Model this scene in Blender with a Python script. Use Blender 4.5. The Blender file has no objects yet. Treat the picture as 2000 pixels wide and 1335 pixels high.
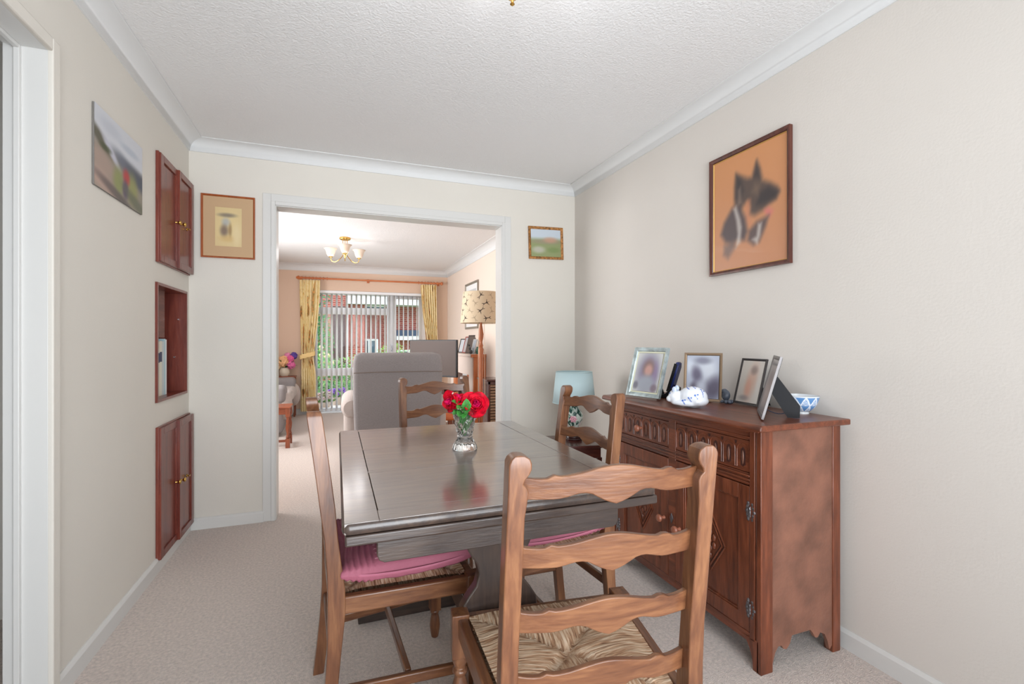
import bpy, bmesh, math, random
from math import sin, cos, pi, radians as R, sqrt, atan2
from mathutils import Vector, Matrix, noise as mnoise
random.seed(7)
SC = bpy.context.scene
COL = SC.collection

# ------------------------------------------------------------------ camera
cd = bpy.data.cameras.new('camera'); cam = bpy.data.objects.new('camera', cd); COL.objects.link(cam)
cam.location = (0, 0, 1.138); cam.rotation_euler = (pi/2, 0, -math.atan(343/924))
cd.sensor_width = 36; cd.lens = 924/2000*36; cd.clip_start = .02; cd.clip_end = 200
SC.camera = cam
# ------------------------------------------------------------------ view and light
SC.view_settings.view_transform = 'Standard'; SC.view_settings.look = 'None'
SC.view_settings.gamma = 1; SC.view_settings.use_curve_mapping = False
SC.view_settings.exposure = 0.0
W = bpy.data.worlds.new('world'); SC.world = W; W.use_nodes = True
bg = W.node_tree.nodes['Background']; bg.inputs[0].default_value = (.80, .90, 1, 1); bg.inputs[1].default_value = 2.8
def light(name, kind, loc, energy, color=(1, 1, 1), rot=(0, 0, 0), size=None, size_y=None, parent=None):
    l = bpy.data.lights.new(name, kind); l.energy = energy; l.color = color
    if kind == 'AREA':
        l.shape = 'RECTANGLE'; l.size = size; l.size_y = size_y
    elif kind == 'POINT': l.shadow_soft_size = size or .05
    elif kind == 'SUN': l.angle = R(1.5)
    o = bpy.data.objects.new(name, l); COL.objects.link(o); o.location = loc; o.rotation_euler = rot
    if parent: o.parent = parent
    return o
sun = light('sun', 'SUN', (0, 5, 8), 3.5, (1, .95, .88))
sun.rotation_euler = Vector((.5, .35, -.8)).to_track_quat('-Z', 'Y').to_euler()
# daylight through the dining room window behind the camera, and an added fill light on the living room's left wall
light('daylight_dining_window', 'AREA', (.45, -.83, 1.12), 39, (.94, .97, 1), (R(98), 0, 0), 2.0, 1.95).data.spread = R(110)
light('living_fill_light', 'AREA', (-1.74, 5.3, 1.4), 88, (.96, .98, 1), (0, -pi/2, 0), 1.5, 2.6).data.spread = R(140)

# ------------------------------------------------------------------ colour and materials
def lin(c):
    c = c/255.
    return c/12.92 if c <= .04045 else ((c+.055)/1.055)**2.4
def rgb(r, g, b): return (lin(r), lin(g), lin(b), 1)
MATS = {}
def newmat(name):
    m = bpy.data.materials.new(name); m.use_nodes = True
    return m, m.node_tree, m.node_tree.nodes['Principled BSDF']
def plain(name, col, rough=.5, metal=0, spec=.5, bump=0, bscale=200, var=0, vscale=6, trans=0, ior=1.45, coat=0, sheen=0, emit=0, stretch=(1, 1, 1)):
    if name in MATS: return MATS[name]
    m, nt, b = newmat(name); N = nt.nodes; L = nt.links
    b.inputs['Base Color'].default_value = rgb(*col); b.inputs['Roughness'].default_value = rough
    b.inputs['Metallic'].default_value = metal; b.inputs['Specular IOR Level'].default_value = spec
    b.inputs['Transmission Weight'].default_value = trans; b.inputs['IOR'].default_value = ior
    b.inputs['Coat Weight'].default_value = coat; b.inputs['Coat Roughness'].default_value = .15
    b.inputs['Sheen Weight'].default_value = sheen
    if emit:
        b.inputs['Emission Color'].default_value = rgb(*col); b.inputs['Emission Strength'].default_value = emit
    if bump or var:
        tc = N.new('ShaderNodeTexCoord'); mp = N.new('ShaderNodeMapping'); L.new(tc.outputs['Object'], mp.inputs[0])
        mp.inputs['Scale'].default_value = stretch
    if bump:
        n = N.new('ShaderNodeTexNoise'); n.inputs['Scale'].default_value = bscale; n.inputs['Detail'].default_value = 3
        L.new(mp.outputs[0], n.inputs[0]); bp = N.new('ShaderNodeBump'); bp.inputs['Strength'].default_value = bump
        bp.inputs['Distance'].default_value = .01
        L.new(n.outputs[0], bp.inputs['Height']); L.new(bp.outputs[0], b.inputs['Normal'])
    if var:
        n = N.new('ShaderNodeTexNoise'); n.inputs['Scale'].default_value = vscale; n.inputs['Detail'].default_value = 4
        L.new(mp.outputs[0], n.inputs[0]); r = N.new('ShaderNodeValToRGB'); L.new(n.outputs[0], r.inputs[0])
        k = [max(0, min(255, c*(1-var))) for c in col]; q = [max(0, min(255, c*(1+var))) for c in col]
        r.color_ramp.elements[0].position = .3; r.color_ramp.elements[0].color = rgb(*k)
        r.color_ramp.elements[1].position = .7; r.color_ramp.elements[1].color = rgb(*q)
        L.new(r.outputs[0], b.inputs['Base Color'])
    MATS[name] = m; return m
def wood(name, dark, mid, lite, axis='z', rough=.32, scale=1, coat=.15, cior=1.5):
    key = name+'_'+axis
    if key in MATS: return MATS[key]
    m, nt, b = newmat(key); N = nt.nodes; L = nt.links
    tc = N.new('ShaderNodeTexCoord'); mp = N.new('ShaderNodeMapping'); L.new(tc.outputs['Object'], mp.inputs[0])
    s = {'x': (1.6, 14, 14), 'y': (14, 1.6, 14), 'z': (14, 14, 1.6)}[axis]
    mp.inputs['Scale'].default_value = tuple(q*scale for q in s)
    n1 = N.new('ShaderNodeTexNoise'); n1.inputs['Scale'].default_value = 2.6; n1.inputs['Detail'].default_value = 5; n1.inputs['Distortion'].default_value = .8
    n2 = N.new('ShaderNodeTexNoise'); n2.inputs['Scale'].default_value = 14; n2.inputs['Detail'].default_value = 3
    L.new(mp.outputs[0], n1.inputs[0]); L.new(mp.outputs[0], n2.inputs[0])
    r = N.new('ShaderNodeValToRGB'); e = r.color_ramp.elements
    e[0].position = .3; e[0].color = rgb(*dark); e[1].position = .72; e[1].color = rgb(*lite)
    k = e.new(.5); k.color = rgb(*mid)
    mx = N.new('ShaderNodeMath'); mx.operation = 'MULTIPLY_ADD'; mx.inputs[1].default_value = .25
    L.new(n2.outputs[0], mx.inputs[0])
    mm = N.new('ShaderNodeMath'); mm.operation = 'MULTIPLY'; mm.inputs[1].default_value = .76
    L.new(n1.outputs[0], mm.inputs[0]); L.new(mm.outputs[0], mx.inputs[2]); L.new(mx.outputs[0], r.inputs[0])
    L.new(r.outputs[0], b.inputs['Base Color'])
    b.inputs['Roughness'].default_value = rough; b.inputs['Coat Weight'].default_value = coat; b.inputs['Coat Roughness'].default_value = .16; b.inputs['Coat IOR'].default_value = cior
    bp = N.new('ShaderNodeBump'); bp.inputs['Strength'].default_value = .12; bp.inputs['Distance'].default_value = .004
    L.new(n2.outputs[0], bp.inputs['Height']); L.new(bp.outputs[0], b.inputs['Normal'])
    MATS[key] = m; return m
def colattr(name, rough=.6, bump=0, bscale=300, trans=0, coat=0):
    if name in MATS: return MATS[name]
    m, nt, b = newmat(name); N = nt.nodes; L = nt.links
    a = N.new('ShaderNodeAttribute'); a.attribute_name = 'paint'; L.new(a.outputs['Color'], b.inputs['Base Color'])
    b.inputs['Roughness'].default_value = rough; b.inputs['Coat Weight'].default_value = coat
    if bump:
        tc = N.new('ShaderNodeTexCoord'); n = N.new('ShaderNodeTexNoise'); n.inputs['Scale'].default_value = bscale
        L.new(tc.outputs['Object'], n.inputs[0]); bp = N.new('ShaderNodeBump'); bp.inputs['Strength'].default_value = bump
        bp.inputs['Distance'].default_value = .005
        L.new(n.outputs[0], bp.inputs['Height']); L.new(bp.outputs[0], b.inputs['Normal'])
    MATS[name] = m; return m

# ------------------------------------------------------------------ mesh builder
class MB:
    def __init__(s): s.v = []; s.f = []; s.mi = []; s.c = None; s.M = None
    def add(s, vs, fs, mi=0):
        o = len(s.v)
        for p in vs:
            p = Vector(p)
            if s.M is not None: p = s.M @ p
            s.v.append(tuple(p))
        for f in fs: s.f.append(tuple(i+o for i in f)); s.mi.append(mi)
        return s
    def box(s, x0, x1, y0, y1, z0, z1, mi=0):
        if x0 > x1: x0, x1 = x1, x0
        if y0 > y1: y0, y1 = y1, y0
        if z0 > z1: z0, z1 = z1, z0
        return s.add([(x0,y0,z0),(x1,y0,z0),(x1,y1,z0),(x0,y1,z0),(x0,y0,z1),(x1,y0,z1),(x1,y1,z1),(x0,y1,z1)],
              [(0,3,2,1),(4,5,6,7),(0,1,5,4),(1,2,6,5),(2,3,7,6),(3,0,4,7)], mi)
    def loft(s, rings, caps=True, mi=0, closed=True):
        n = len(rings[0]); vs = [p for r in rings for p in r]; fs = []
        for i in range(len(rings)-1):
            for j in range(n if closed else n-1):
                k = (j+1) % n
                fs.append((i*n+j, i*n+k, (i+1)*n+k, (i+1)*n+j))
        if caps and closed:
            fs.append(tuple(reversed(range(n)))); fs.append(tuple((len(rings)-1)*n+j for j in range(n)))
        return s.add(vs, fs, mi)
    def lathe(s, prof, c=(0,0,0), n=20, axis='z', mi=0, caps=True, flute=0, nf=12):
        rings = []
        for r, h in prof:
            ring = []
            for j in range(n):
                a = 2*pi*j/n; rr = r*(1+flute*cos(nf*a))
                p = (rr*cos(a), rr*sin(a), h)
                if axis == 'x': p = (p[2], p[0], p[1])
                if axis == 'y': p = (p[1], p[2], p[0])
                ring.append((p[0]+c[0], p[1]+c[1], p[2]+c[2]))
            rings.append(ring)
        return s.loft(rings, caps, mi)
    def ring(s, ax, a0, a1, b0, b1, t0, t1, wl, wr, wb, wt):
        '''picture-frame ring of four butted boards; ax = axis of the thickness t; a, b the in-plane axes'''
        for p, q, r, u in ((a0, a0+wl, b0, b1), (a1-wr, a1, b0, b1), (a0+wl, a1-wr, b0, b0+wb), (a0+wl, a1-wr, b1-wt, b1)):
            if q-p < 1e-6 or u-r < 1e-6: continue
            if ax == 'x': s.box(t0, t1, p, q, r, u)
            elif ax == 'y': s.box(p, q, t0, t1, r, u)
        return s
    def tube(s, path, rad, n=10, mi=0, caps=True):
        P = [Vector(p) for p in path]; rings = []; up = None
        for i, p in enumerate(P):
            t = (P[min(i+1, len(P)-1)]-P[max(i-1, 0)]).normalized()
            if up is None: up = Vector((0,0,1)) if abs(t.z) < .9 else Vector((1,0,0))
            x = t.cross(up).normalized(); y = x.cross(t).normalized(); up = y
            r = rad[i] if isinstance(rad, (list, tuple)) else rad
            rings.append([tuple(p+x*(r*cos(2*pi*j/n))+y*(r*sin(2*pi*j/n))) for j in range(n)])
        return s.loft(rings, caps, mi)
    def prism(s, poly, t0, t1, plane='xz', mi=0):
        def P(a, b, t): return {'xz': (a, t, b), 'xy': (a, b, t), 'yz': (t, a, b)}[plane]
        n = len(poly)
        return s.add([P(a, b, t0) for a, b in poly]+[P(a, b, t1) for a, b in poly],
              [tuple(range(n)), tuple(reversed(range(n, 2*n)))]+[(i, n+i, n+(i+1) % n, (i+1) % n) for i in range(n)], mi)
    def ball(s, c, r, sc=(1,1,1), n=14, m=9, mi=0):
        prof = []
        rings = []
        for i in range(m+1):
            a = pi*i/m; q = max(sin(a), .002)
            rings.append([(c[0]+r*sc[0]*q*cos(2*pi*j/n), c[1]+r*sc[1]*q*sin(2*pi*j/n), c[2]-r*sc[2]*cos(a)) for j in range(n)])
        return s.loft(rings, True, mi)
    def grid(s, nu, nv, fn, mi=0, wrap=False):
        vs = [fn(i/(nu-1) if not wrap else i/nu, j/(nv-1)) for j in range(nv) for i in range(nu)]; fs = []
        for j in range(nv-1):
            for i in range(nu if wrap else nu-1):
                k = (i+1) % nu
                fs.append((j*nu+i, j*nu+k, (j+1)*nu+k, (j+1)*nu+i))
        return s.add(vs, fs, mi)
    def build(s, name, mat, parent=None, smooth=True, bevel=0, seg=2, ang=38, sub=0, solid=0, cols=None, label=None):
        me = bpy.data.meshes.new(name); me.from_pydata(s.v, [], s.f)
        bm = bmesh.new(); bm.from_mesh(me)
        if not solid and cols is None: bmesh.ops.recalc_face_normals(bm, faces=bm.faces)
        bm.to_mesh(me); bm.free()
        mats = mat if isinstance(mat, (list, tuple)) else [mat]
        for m in mats: me.materials.append(m)
        for p, i in zip(me.polygons, s.mi): p.material_index = i
        if smooth:
            for p in me.polygons: p.use_smooth = True
            me.set_sharp_from_angle(angle=R(ang))
        if cols is not None:
            at = me.color_attributes.new('paint', 'FLOAT_COLOR', 'POINT')
            for i, c in enumerate(cols): at.data[i].color = c
        o = bpy.data.objects.new(name, me); COL.objects.link(o)
        if parent: o.parent = parent
        if solid:
            md = o.modifiers.new('solid', 'SOLIDIFY'); md.thickness = solid; md.offset = 0
        if bevel:
            md = o.modifiers.new('bevel', 'BEVEL'); md.width = bevel; md.segments = seg; md.limit_method = 'ANGLE'; md.angle_limit = R(40)
        if sub:
            md = o.modifiers.new('sub', 'SUBSURF'); md.levels = sub; md.render_levels = sub
        if label: o['label'] = label
        return o
def tag(o, label, cat, group=None, kind=None):
    o['label'] = label; o['category'] = cat
    if group: o['group'] = group
    if kind: o['kind'] = kind
    return o
def thing(name, label, cat, loc=(0,0,0), rz=0, group=None):
    o = bpy.data.objects.new(name, None); o.empty_display_size = .1; COL.objects.link(o)
    o.location = loc; o.rotation_euler = (0, 0, rz)
    return tag(o, label, cat, group)
def struct(name, mb, mat, label=None, **k):
    o = mb.build(name, mat, **k); o['kind'] = 'structure'
    if label: o['label'] = label
    return o
def kids(o): return [c for c in bpy.data.objects if c.parent == o]
def dup(o, parent=None):
    c = o.copy(); COL.objects.link(c); c.parent = parent
    for k in kids(o): dup(k, c)
    return c
def copy_thing(o, loc, rz, label, group=None):
    c = dup(o); c.location = loc; c.rotation_euler = (0, 0, rz); c['label'] = label
    if group: c['group'] = group
    return c
def smooth01(x): x = max(0, min(1, x)); return x*x*(3-2*x)
def mix(a, b, t): return tuple(a[i]+(b[i]-a[i])*t for i in range(3))
def blobs(base, L, soft=.5):
    """painting made of soft ellipses: (u, v, ru, rv, angle, colour, strength)"""
    def f(u, v):
        c = base(u, v) if callable(base) else base
        for (a, b, ra, rb, an, co, st) in L:
            dx, dy = u-a, v-b; x = (dx*cos(an)+dy*sin(an))/ra; y = (-dx*sin(an)+dy*cos(an))/rb
            d = sqrt(x*x+y*y); t = smooth01((1+soft-d)/(2*soft))*st
            if t > 0: c = mix(c, co, t)
        return c
    return f
def paint(name, w, h, fn, M, parent, mat=None, res=.004, label=None):
    """flat picture in the local xz plane (facing -y), origin bottom left, painted by fn(u, v)"""
    nu, nv = max(12, int(w/res)), max(12, int(h/res)); mb = MB(); mb.M = M; cols = []
    for j in range(nv):
        for i in range(nu): cols.append(rgb(*fn(i/(nu-1), j/(nv-1))))
    mb.grid(nu, nv, lambda u, v: (u*w, 0, v*h))
    return mb.build(name, mat or colattr('picture_print', .35, coat=.3), parent, cols=cols, label=label)

# ------------------------------------------------------------------ palette
CREAM = plain('cream_wall_paint', (220, 215, 206), .85, spec=.2, bump=.05, bscale=160, var=.012, vscale=1.3)
CREAMR = plain('pale_cream_wall_paint', (216, 210, 203), .85, spec=.2, bump=.08, bscale=120, var=.012, vscale=1.1)
PEACH = plain('peach_wall_paint', (228, 200, 178), .85, spec=.2, bump=.05, bscale=160)
CEIL = plain('textured_white_ceiling', (236, 236, 236), .9, spec=.2, bump=.35, bscale=110)
COVE = plain('white_coving_paint', (226, 227, 227), .7, spec=.3)
GLOSS = plain('white_gloss_paint', (215, 214, 211), .35)
CARPET = plain('beige_carpet', (226, 212, 203), .98, spec=.1, bump=.9, bscale=260, var=.07, vscale=90, sheen=.2)
UPVC = plain('white_upvc', (240, 241, 243), .3)
BRASS = plain('polished_brass', (205, 165, 90), .22, 1)
CHROME = plain('bright_silver_metal', (200, 200, 205), .25, 1)
BLACK = plain('black_plastic', (26, 26, 30), .4)
def WC(a): return wood('chair_wood', (78, 46, 32), (112, 72, 48), (142, 98, 66), a, .3)
def WT(a): return wood('dark_oak_table', (44, 35, 32), (60, 47, 41), (78, 61, 50), a, .35, coat=.5, cior=1.5)
def WTT(a): return wood('polished_oak_top', (56, 44, 38), (76, 60, 50), (96, 76, 62), a, .34, coat=1, cior=2.4)
def WS(a): return wood('sideboard_oak', (72, 34, 20), (106, 54, 32), (134, 72, 46), a, .36)
def WM(a): return wood('mahogany', (88, 34, 28), (114, 50, 38), (134, 66, 50), a, .32, scale=.7, coat=.2)
def WO(a): return wood('orange_pine', (178, 92, 48), (204, 116, 66), (220, 138, 84), a, .4)
SIDEPANEL = plain('sideboard_veneer', (122, 82, 66), .45, bump=.15, bscale=90, var=.16, vscale=9, coat=.1)

# ================================================================== THE SETTING
XL, XR, YN, YF, YF2, YW = -.837, 1.783, -.85, 3.364, 3.484, 8.12
LL, LR, ZC = -1.75, 1.815, 2.36
struct('floor', MB().box(-2.2, 2.0, -1.0, 8.3, -.12, 0), CARPET, smooth=False)
struct('ceiling', MB().box(-2.2, 2.0, -1.0, 8.3, ZC, ZC+.12), CEIL, smooth=False)
# hall door opening Y .98..1.85, niche Y 2.795..3.31
m = MB(); y0, y1, hd = .98, 1.888, 2.059
m.box(XL-.1, XL, -.95, y0, 0, ZC); m.box(XL-.1, XL, y0, y1, hd, ZC); m.box(XL-.1, XL, y1, 2.795, 0, ZC)
m.box(XL-.1, XL, 2.795, 3.30, 0, .835); m.box(XL-.1, XL, 2.795, 3.30, 1.437, ZC); m.box(XL-.1, XL, 3.30, YF, 0, ZC)
struct('wall_left', m, CREAM, smooth=False)
m = MB(); m.box(XR, XR+.12, -.95, YF, 0, ZC)
struct('wall_right', m, CREAMR, smooth=False)
ox0, ox1, oz = -.36, 1.16, 2.005
m = MB(); m.box(LL-.1, ox0-.02, YF, YF2, 0, ZC); m.box(ox1+.02, 1.92, YF, YF2, 0, ZC); m.box(ox0-.02, ox1+.02, YF, YF2, oz+.02, ZC)
struct('wall_far', m, [CREAM], smooth=False)
wx0, wx1, wz0, wz1 = -.55, 1.45, .10, 2.14
m = MB(); m.box(-.95, wx0, -.95, YN, 0, ZC); m.box(wx1, 1.9, -.95, YN, 0, ZC); m.box(wx0, wx1, -.95, YN, 0, wz0); m.box(wx0, wx1, -.95, YN, wz1, ZC)
struct('wall_rear', m, CREAM, smooth=False)
m = MB()
for a in (wx0, (wx0+wx1)/2-.03, wx1-.06): m.box(a, a+.06, -.93, -.87, wz0, wz1)
m.box(wx0, wx1, -.93, -.87, wz0, wz0+.06); m.box(wx0, wx1, -.93, -.87, wz1-.06, wz1)
struct('window_2', m, UPVC, 'white framed dining room window', bevel=.004)
m = MB(); m.box(wx0-.3, wx1+.3, -1.9, -.95, 2.2, 2.26); struct('trim_sun_blocker', m, GLOSS, smooth=False)  # added slab out of view, stops sun entering the rear window
# living room
m = MB(); m.box(LL-.1, LL, YF2, YW, 0, ZC); struct('wall_living_left', m, PEACH, smooth=False)
m = MB()
for z0, z1 in ((.72, .78), (2.06, 2.12)): m.box(LL, LL+.05, 3.95, 6.65, z0, z1)
for a in (3.95, 5.27, 6.59): m.box(LL, LL+.05, a, a+.06, .72, 2.12)
struct('window_3', m, UPVC, 'added white frame around the living room fill light', bevel=.004)  # made-up window frame on the solid wall, dresses the fill light
m = MB(); m.box(LR, LR+.12, YF2, YW+.1, 0, ZC); struct('wall_living_right', m, plain('pale_peach_wall_paint', (232, 216, 203), .85, spec=.2, bump=.05, bscale=160), smooth=False)
gx0, gx1, gz1 = -.36, 1.44, 1.965
m = MB(); m.box(LL-.1, gx0, YW, YW+.24, 0, ZC); m.box(gx1, LR+.12, YW, YW+.24, 0, ZC); m.box(gx0, gx1, YW, YW+.24, gz1, ZC)
struct('wall_living_far', m, PEACH, smooth=False)
m = MB(); m.box(LL, ox0-.02, YF2, YF2+.01, 0, ZC); m.box(ox1+.02, LR, YF2, YF2+.01, 0, ZC); m.box(ox0-.02, ox1+.02, YF2, YF2+.01, oz+.02, ZC)
struct('wall_living_near', m, PEACH, smooth=False)
# hall beyond the left door opening
m = MB(); m.box(-2.1, -2.0, .2, 2.9, 0, ZC); m.box(-2.0, XL-.1, 2.55, 2.65, 0, ZC); m.box(-2.0, XL-.1, .2, .3, 0, ZC)
struct('wall_hall', m, CREAM, smooth=False)
# coving
def coving(name, x0, y0, x1, y1, nx, ny, pr=.085, dr=.066):
    """quarter-hollow moulding between two wall corner points, (nx, ny) points into the room; mitred"""
    m = MB(); d = Vector((x1-x0, y1-y0)).normalized(); prof = [(0, 0), (0, -dr), (.006, -dr)]
    for i in range(9):
        t = pi/2*i/8; prof.append((.008+(pr-.014)*(1-cos(t)), -dr+.006+(dr-.012)*sin(t)))
    prof += [(pr, -.004), (pr, 0)]
    ra = [(x0+nx*p+d.x*p, y0+ny*p+d.y*p, ZC+z) for p, z in prof]; rb = [(x1+nx*p-d.x*p, y1+ny*p-d.y*p, ZC+z) for p, z in prof]
    m.loft([ra, rb]); return struct(name, m, COVE, ang=50)
coving('trim_1', XL, YN, XL, YF, 1, 0); coving('trim_2', XL, YF, XR, YF, 0, -1); coving('trim_3', XR, YF, XR, YN, -1, 0); coving('trim_4', XR, YN, XL, YN, 0, 1)
lc = dict(pr=.11, dr=.10)
coving('trim_5', LL, YF2+.01, LL, YW, 1, 0, **lc); coving('trim_6', LL, YW, LR, YW, 0, -1, **lc); coving('trim_7', LR, YW, LR, YF2+.01, -1, 0, **lc)
# baseboards
def skirt(name, x0, y0, x1, y1, nx, ny, h=.07, t=.014):
    m = MB(); prof = [(0, 0), (t, 0), (t, h-.012), (t-.006, h-.003), (t-.010, h), (0, h)]
    m.loft([[(x0+nx*p, y0+ny*p, z) for p, z in prof], [(x1+nx*p, y1+ny*p, z) for p, z in prof]])
    return struct(name, m, GLOSS, ang=20)
skirt('baseboard_left', XL, 1.908, XL, YF, 1, 0); skirt('baseboard_far', XL, YF, -.433, YF, 0, -1); skirt('baseboard_far_right', 1.24, YF, XR, YF, 0, -1)
skirt('baseboard_right', XR, YN, XR, YF, -1, 0); skirt('baseboard_near_left', XL, YN, XL, .9, 1, 0)
skirt('baseboard_living_right', LR, YF2, LR, YW, -1, 0, .09); skirt('baseboard_living_far', LL, YW, gx0, YW, 0, -1, .09); skirt('baseboard_living_left', LL, YF2, LL, YW, 1, 0, .09)
# architraves and linings
m = MB()
m.ring('y', ox0-.02, ox1+.02, 0, oz+.02, YF-.004, YF2+.01, .02, .02, 0, .02)
m.ring('y', ox0-.030, ox1+.030, 0, oz+.030, YF-.015, YF-.004, .024, .024, 0, .024)
m.ring('y', ox0-.078, ox1+.078, 0, oz+.078, YF-.008, YF-.0, .048, .048, 0, .048)
struct('door_1', m, GLOSS, 'white architrave and lining of the wide opening into the living room', bevel=.002)
m = MB()
m.ring('x', y0, y1, 0, hd, XL-.105, XL+.004, .022, .022, 0, .022)
m.ring('x', y0+.022, y1-.022, 0, hd-.022, XL-.075, XL-.060, .012, .012, 0, .012)
struct('door_2', m, GLOSS, 'white painted door frame in the left wall', bevel=.002)
m = MB(); m.ring('x', y0-.020, y1+.020, 0, hd+.020, XL, XL+.016, .042, .042, 0, .042)
struct('trim_9', m, CREAM, 'cream painted architrave round the left door opening', bevel=.004)
# living room patio window
m = MB(); fy0, fy1 = YW+.08, YW+.15
m.ring('y', gx0, .91, 0, gz1, fy0, fy1, .07, .11, .07, .06); m.box(gx0+.07, .80, fy0, fy1, 1.59, 1.70); m.box(gx0+.07, .80, fy0, fy1, .59, .71)
m.ring('y', .91, gx1, 0, gz1, fy0, fy1, .0, .07, .07, .06); m.ring('y', .91, gx1-.07, .07, gz1-.06, fy0-.012, fy1-.02, .04, .04, .03, .04)
w1 = struct('window_1', m, UPVC, 'white framed full height garden window with vertical blinds', bevel=.004)
m = MB()
GLASS, nt_, b_ = newmat('window_glass')
n_ = nt_.nodes; tr = n_.new('ShaderNodeBsdfTransparent'); gl = n_.new('ShaderNodeBsdfGlossy'); gl.inputs['Roughness'].default_value = .02
mx_ = n_.new('ShaderNodeMixShader'); mx_.inputs[0].default_value = .006; nt_.links.new(tr.outputs[0], mx_.inputs[1]); nt_.links.new(gl.outputs[0], mx_.inputs[2])
nt_.links.new(mx_.outputs[0], n_['Material Output'].inputs[0])
m.box(gx0+.07, .80, fy0+.03, fy0+.036, 1.70, gz1-.06); m.box(gx0+.07, .80, fy0+.03, fy0+.036, .71, 1.59); m.box(gx0+.07, .80, fy0+.03, fy0+.036, .07, .59); m.box(.95, gx1-.11, fy0+.03, fy0+.036, .07, gz1-.1)
m.build('pane', GLASS, w1, smooth=False)
MB().box(.865, .885, fy0-.02, fy0, .98, 1.10).box(.868, .882, fy0-.045, fy0-.02, 1.03, 1.045).build('window_handle', CHROME, w1, bevel=.003)
m = MB(); m.box(gx0, gx1, YW-.02, YW+.08, -.0, .012); struct('trim_8', m, UPVC, bevel=.003)

# pipe in the living room corner
# ================================================================== BUILT-IN CUPBOARDS IN THE LEFT WALL
def knob(parent, loc, axis, mat, r=.012, name='knob'):
    m = MB(); k = r/.012
    m.lathe([(.006*k, 0), (.0045*k, .004*k), (.0045*k, .010*k), (.010*k, .014*k), (.012*k, .019*k), (.010*k, .024*k), (.003*k, .027*k)], (0, 0, 0), 14, axis)
    o = m.build(name, mat, parent); o.location = loc; return o
def wall_cupboard(label, z0, z1, y0=2.80, y1=3.335, open_=False):
    t = thing('wall_cupboard', label, 'cupboard', (XL, 0, 0))
    m = MB(); m.ring('x', y0, y1, z0, z1, 0, .014, .016, .016, .016, .016)
    m.build('frame', WM('z'), t, bevel=.002)
    mid = (y0+y1)/2
    for k, (a, b) in enumerate(((y0+.006, mid+.012), (mid-.006, y1-.006))):
        d = MB(); x = .020 if k == 0 else .020; za, zb = z0+.006, z1-.006
        hinge = a if k == 0 else b
        fw = .045
        wl, wr = fw*(1 if k == 0 else .6), fw*(.6 if k == 0 else 1)
        d.ring('x', a, b, za, zb, .006, .022, wl, wr, .035, .035); d.box(.006, .014, a+wl, b-wr, za+.035, zb-.035)
        o = d.build('door', WM('z'), t, bevel=.002)
        # doors stand slightly proud of one another
        if k == 1: o.location.x = .012
        kz = z0+(z1-z0)*(.49 if z0 < 1 else .46)
        knob(o, (.018, (b-.03) if k == 0 else a+.03, kz), 'x', BRASS)
        if k == 1:
            MB().lathe([(.009, 0), (.009, .006), (.004, .008), (.004, .016)], (.018, (a+b)/2, kz-.004), 10, 'x').box(.030, .036, (a+b)/2-.012, (a+b)/2+.012, kz-.008, kz).build('key', BRASS, o)
    return t
wall_cupboard('upper mahogany wall cupboard with two panelled doors, above the open niche', 1.535, 2.085)
wall_cupboard('lower mahogany wall cupboard with two panelled doors, reaching the skirting board', .05, .715)
t = thing('wall_niche', 'open mahogany lined niche in the left wall between the two closed cupboards', 'shelf', (XL, 0, 0))
a, b, z0, z1, dp = 2.797, 3.298, .837, 1.435, -.26
m = MB(); m.ring('x', a, b, z0, z1, dp, .010, .014, .014, .014, .014)
m.build('case', WM('z'), t, bevel=.001)
MB().box(dp-.012, dp, a, b, z0, z1).build('back_panel', WM('z'), t, smooth=False)
MB().box(-.075, -.062, a+.014, a+.355, z0+.325, z1-.014).build('inner_door', wood('inner_brown', (92, 50, 36), (110, 62, 46), (126, 74, 56), 'y', .5), t, bevel=.001)
for p_ in ((-.03, b-.027, 1.27), (-.05, b-.027, 1.05)): MB().lathe([(.004, 0), (.004, .012)], p_, 8, 'y').build('shelf_peg', CHROME, t)
books = [(2.96, .040, .285, (206, 200, 182)), (3.001, .034, .292, (220, 216, 200)), (3.036, .030, .290, (196, 204, 206)), (3.067, .024, .304, (176, 206, 214)), (3.092, .018, .300, (228, 232, 232))]
lab = ['cream paperback, front one of the books in the wall niche, dark blue title band', 'taller cream book second from the front in the wall niche', 'grey white book in the middle of the row in the wall niche', 'pale blue book, tallest in the wall niche row', 'thin white booklet standing at the back end of the niche row']
for k, (yy, w, h, c) in enumerate(books):
    t = thing('book', lab[k], 'book', (XL-.125, yy, .8515), 0, 'books in the wall niche')
    cm = plain('book_cover_%d' % k, c, .5); m = MB()
    m.box(.080, .084, 0, w, 0, h); m.box(-.06, .08, 0, .002, 0, h); m.box(-.06, .08, w-.002, w, 0, h); m.build('cover', cm, t, smooth=False)
    MB().box(-.057, .078, .0025, w-.0025, .004, h-.004).build('pages', plain('book_pages', (232, 226, 208), .8), t, smooth=False)
    if k < 2: MB().box(.084, .085, .001, w-.001, h*.62, h*.80).build('spine_band', plain('navy_cloth', (40, 46, 82), .5), t, smooth=False)

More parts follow.
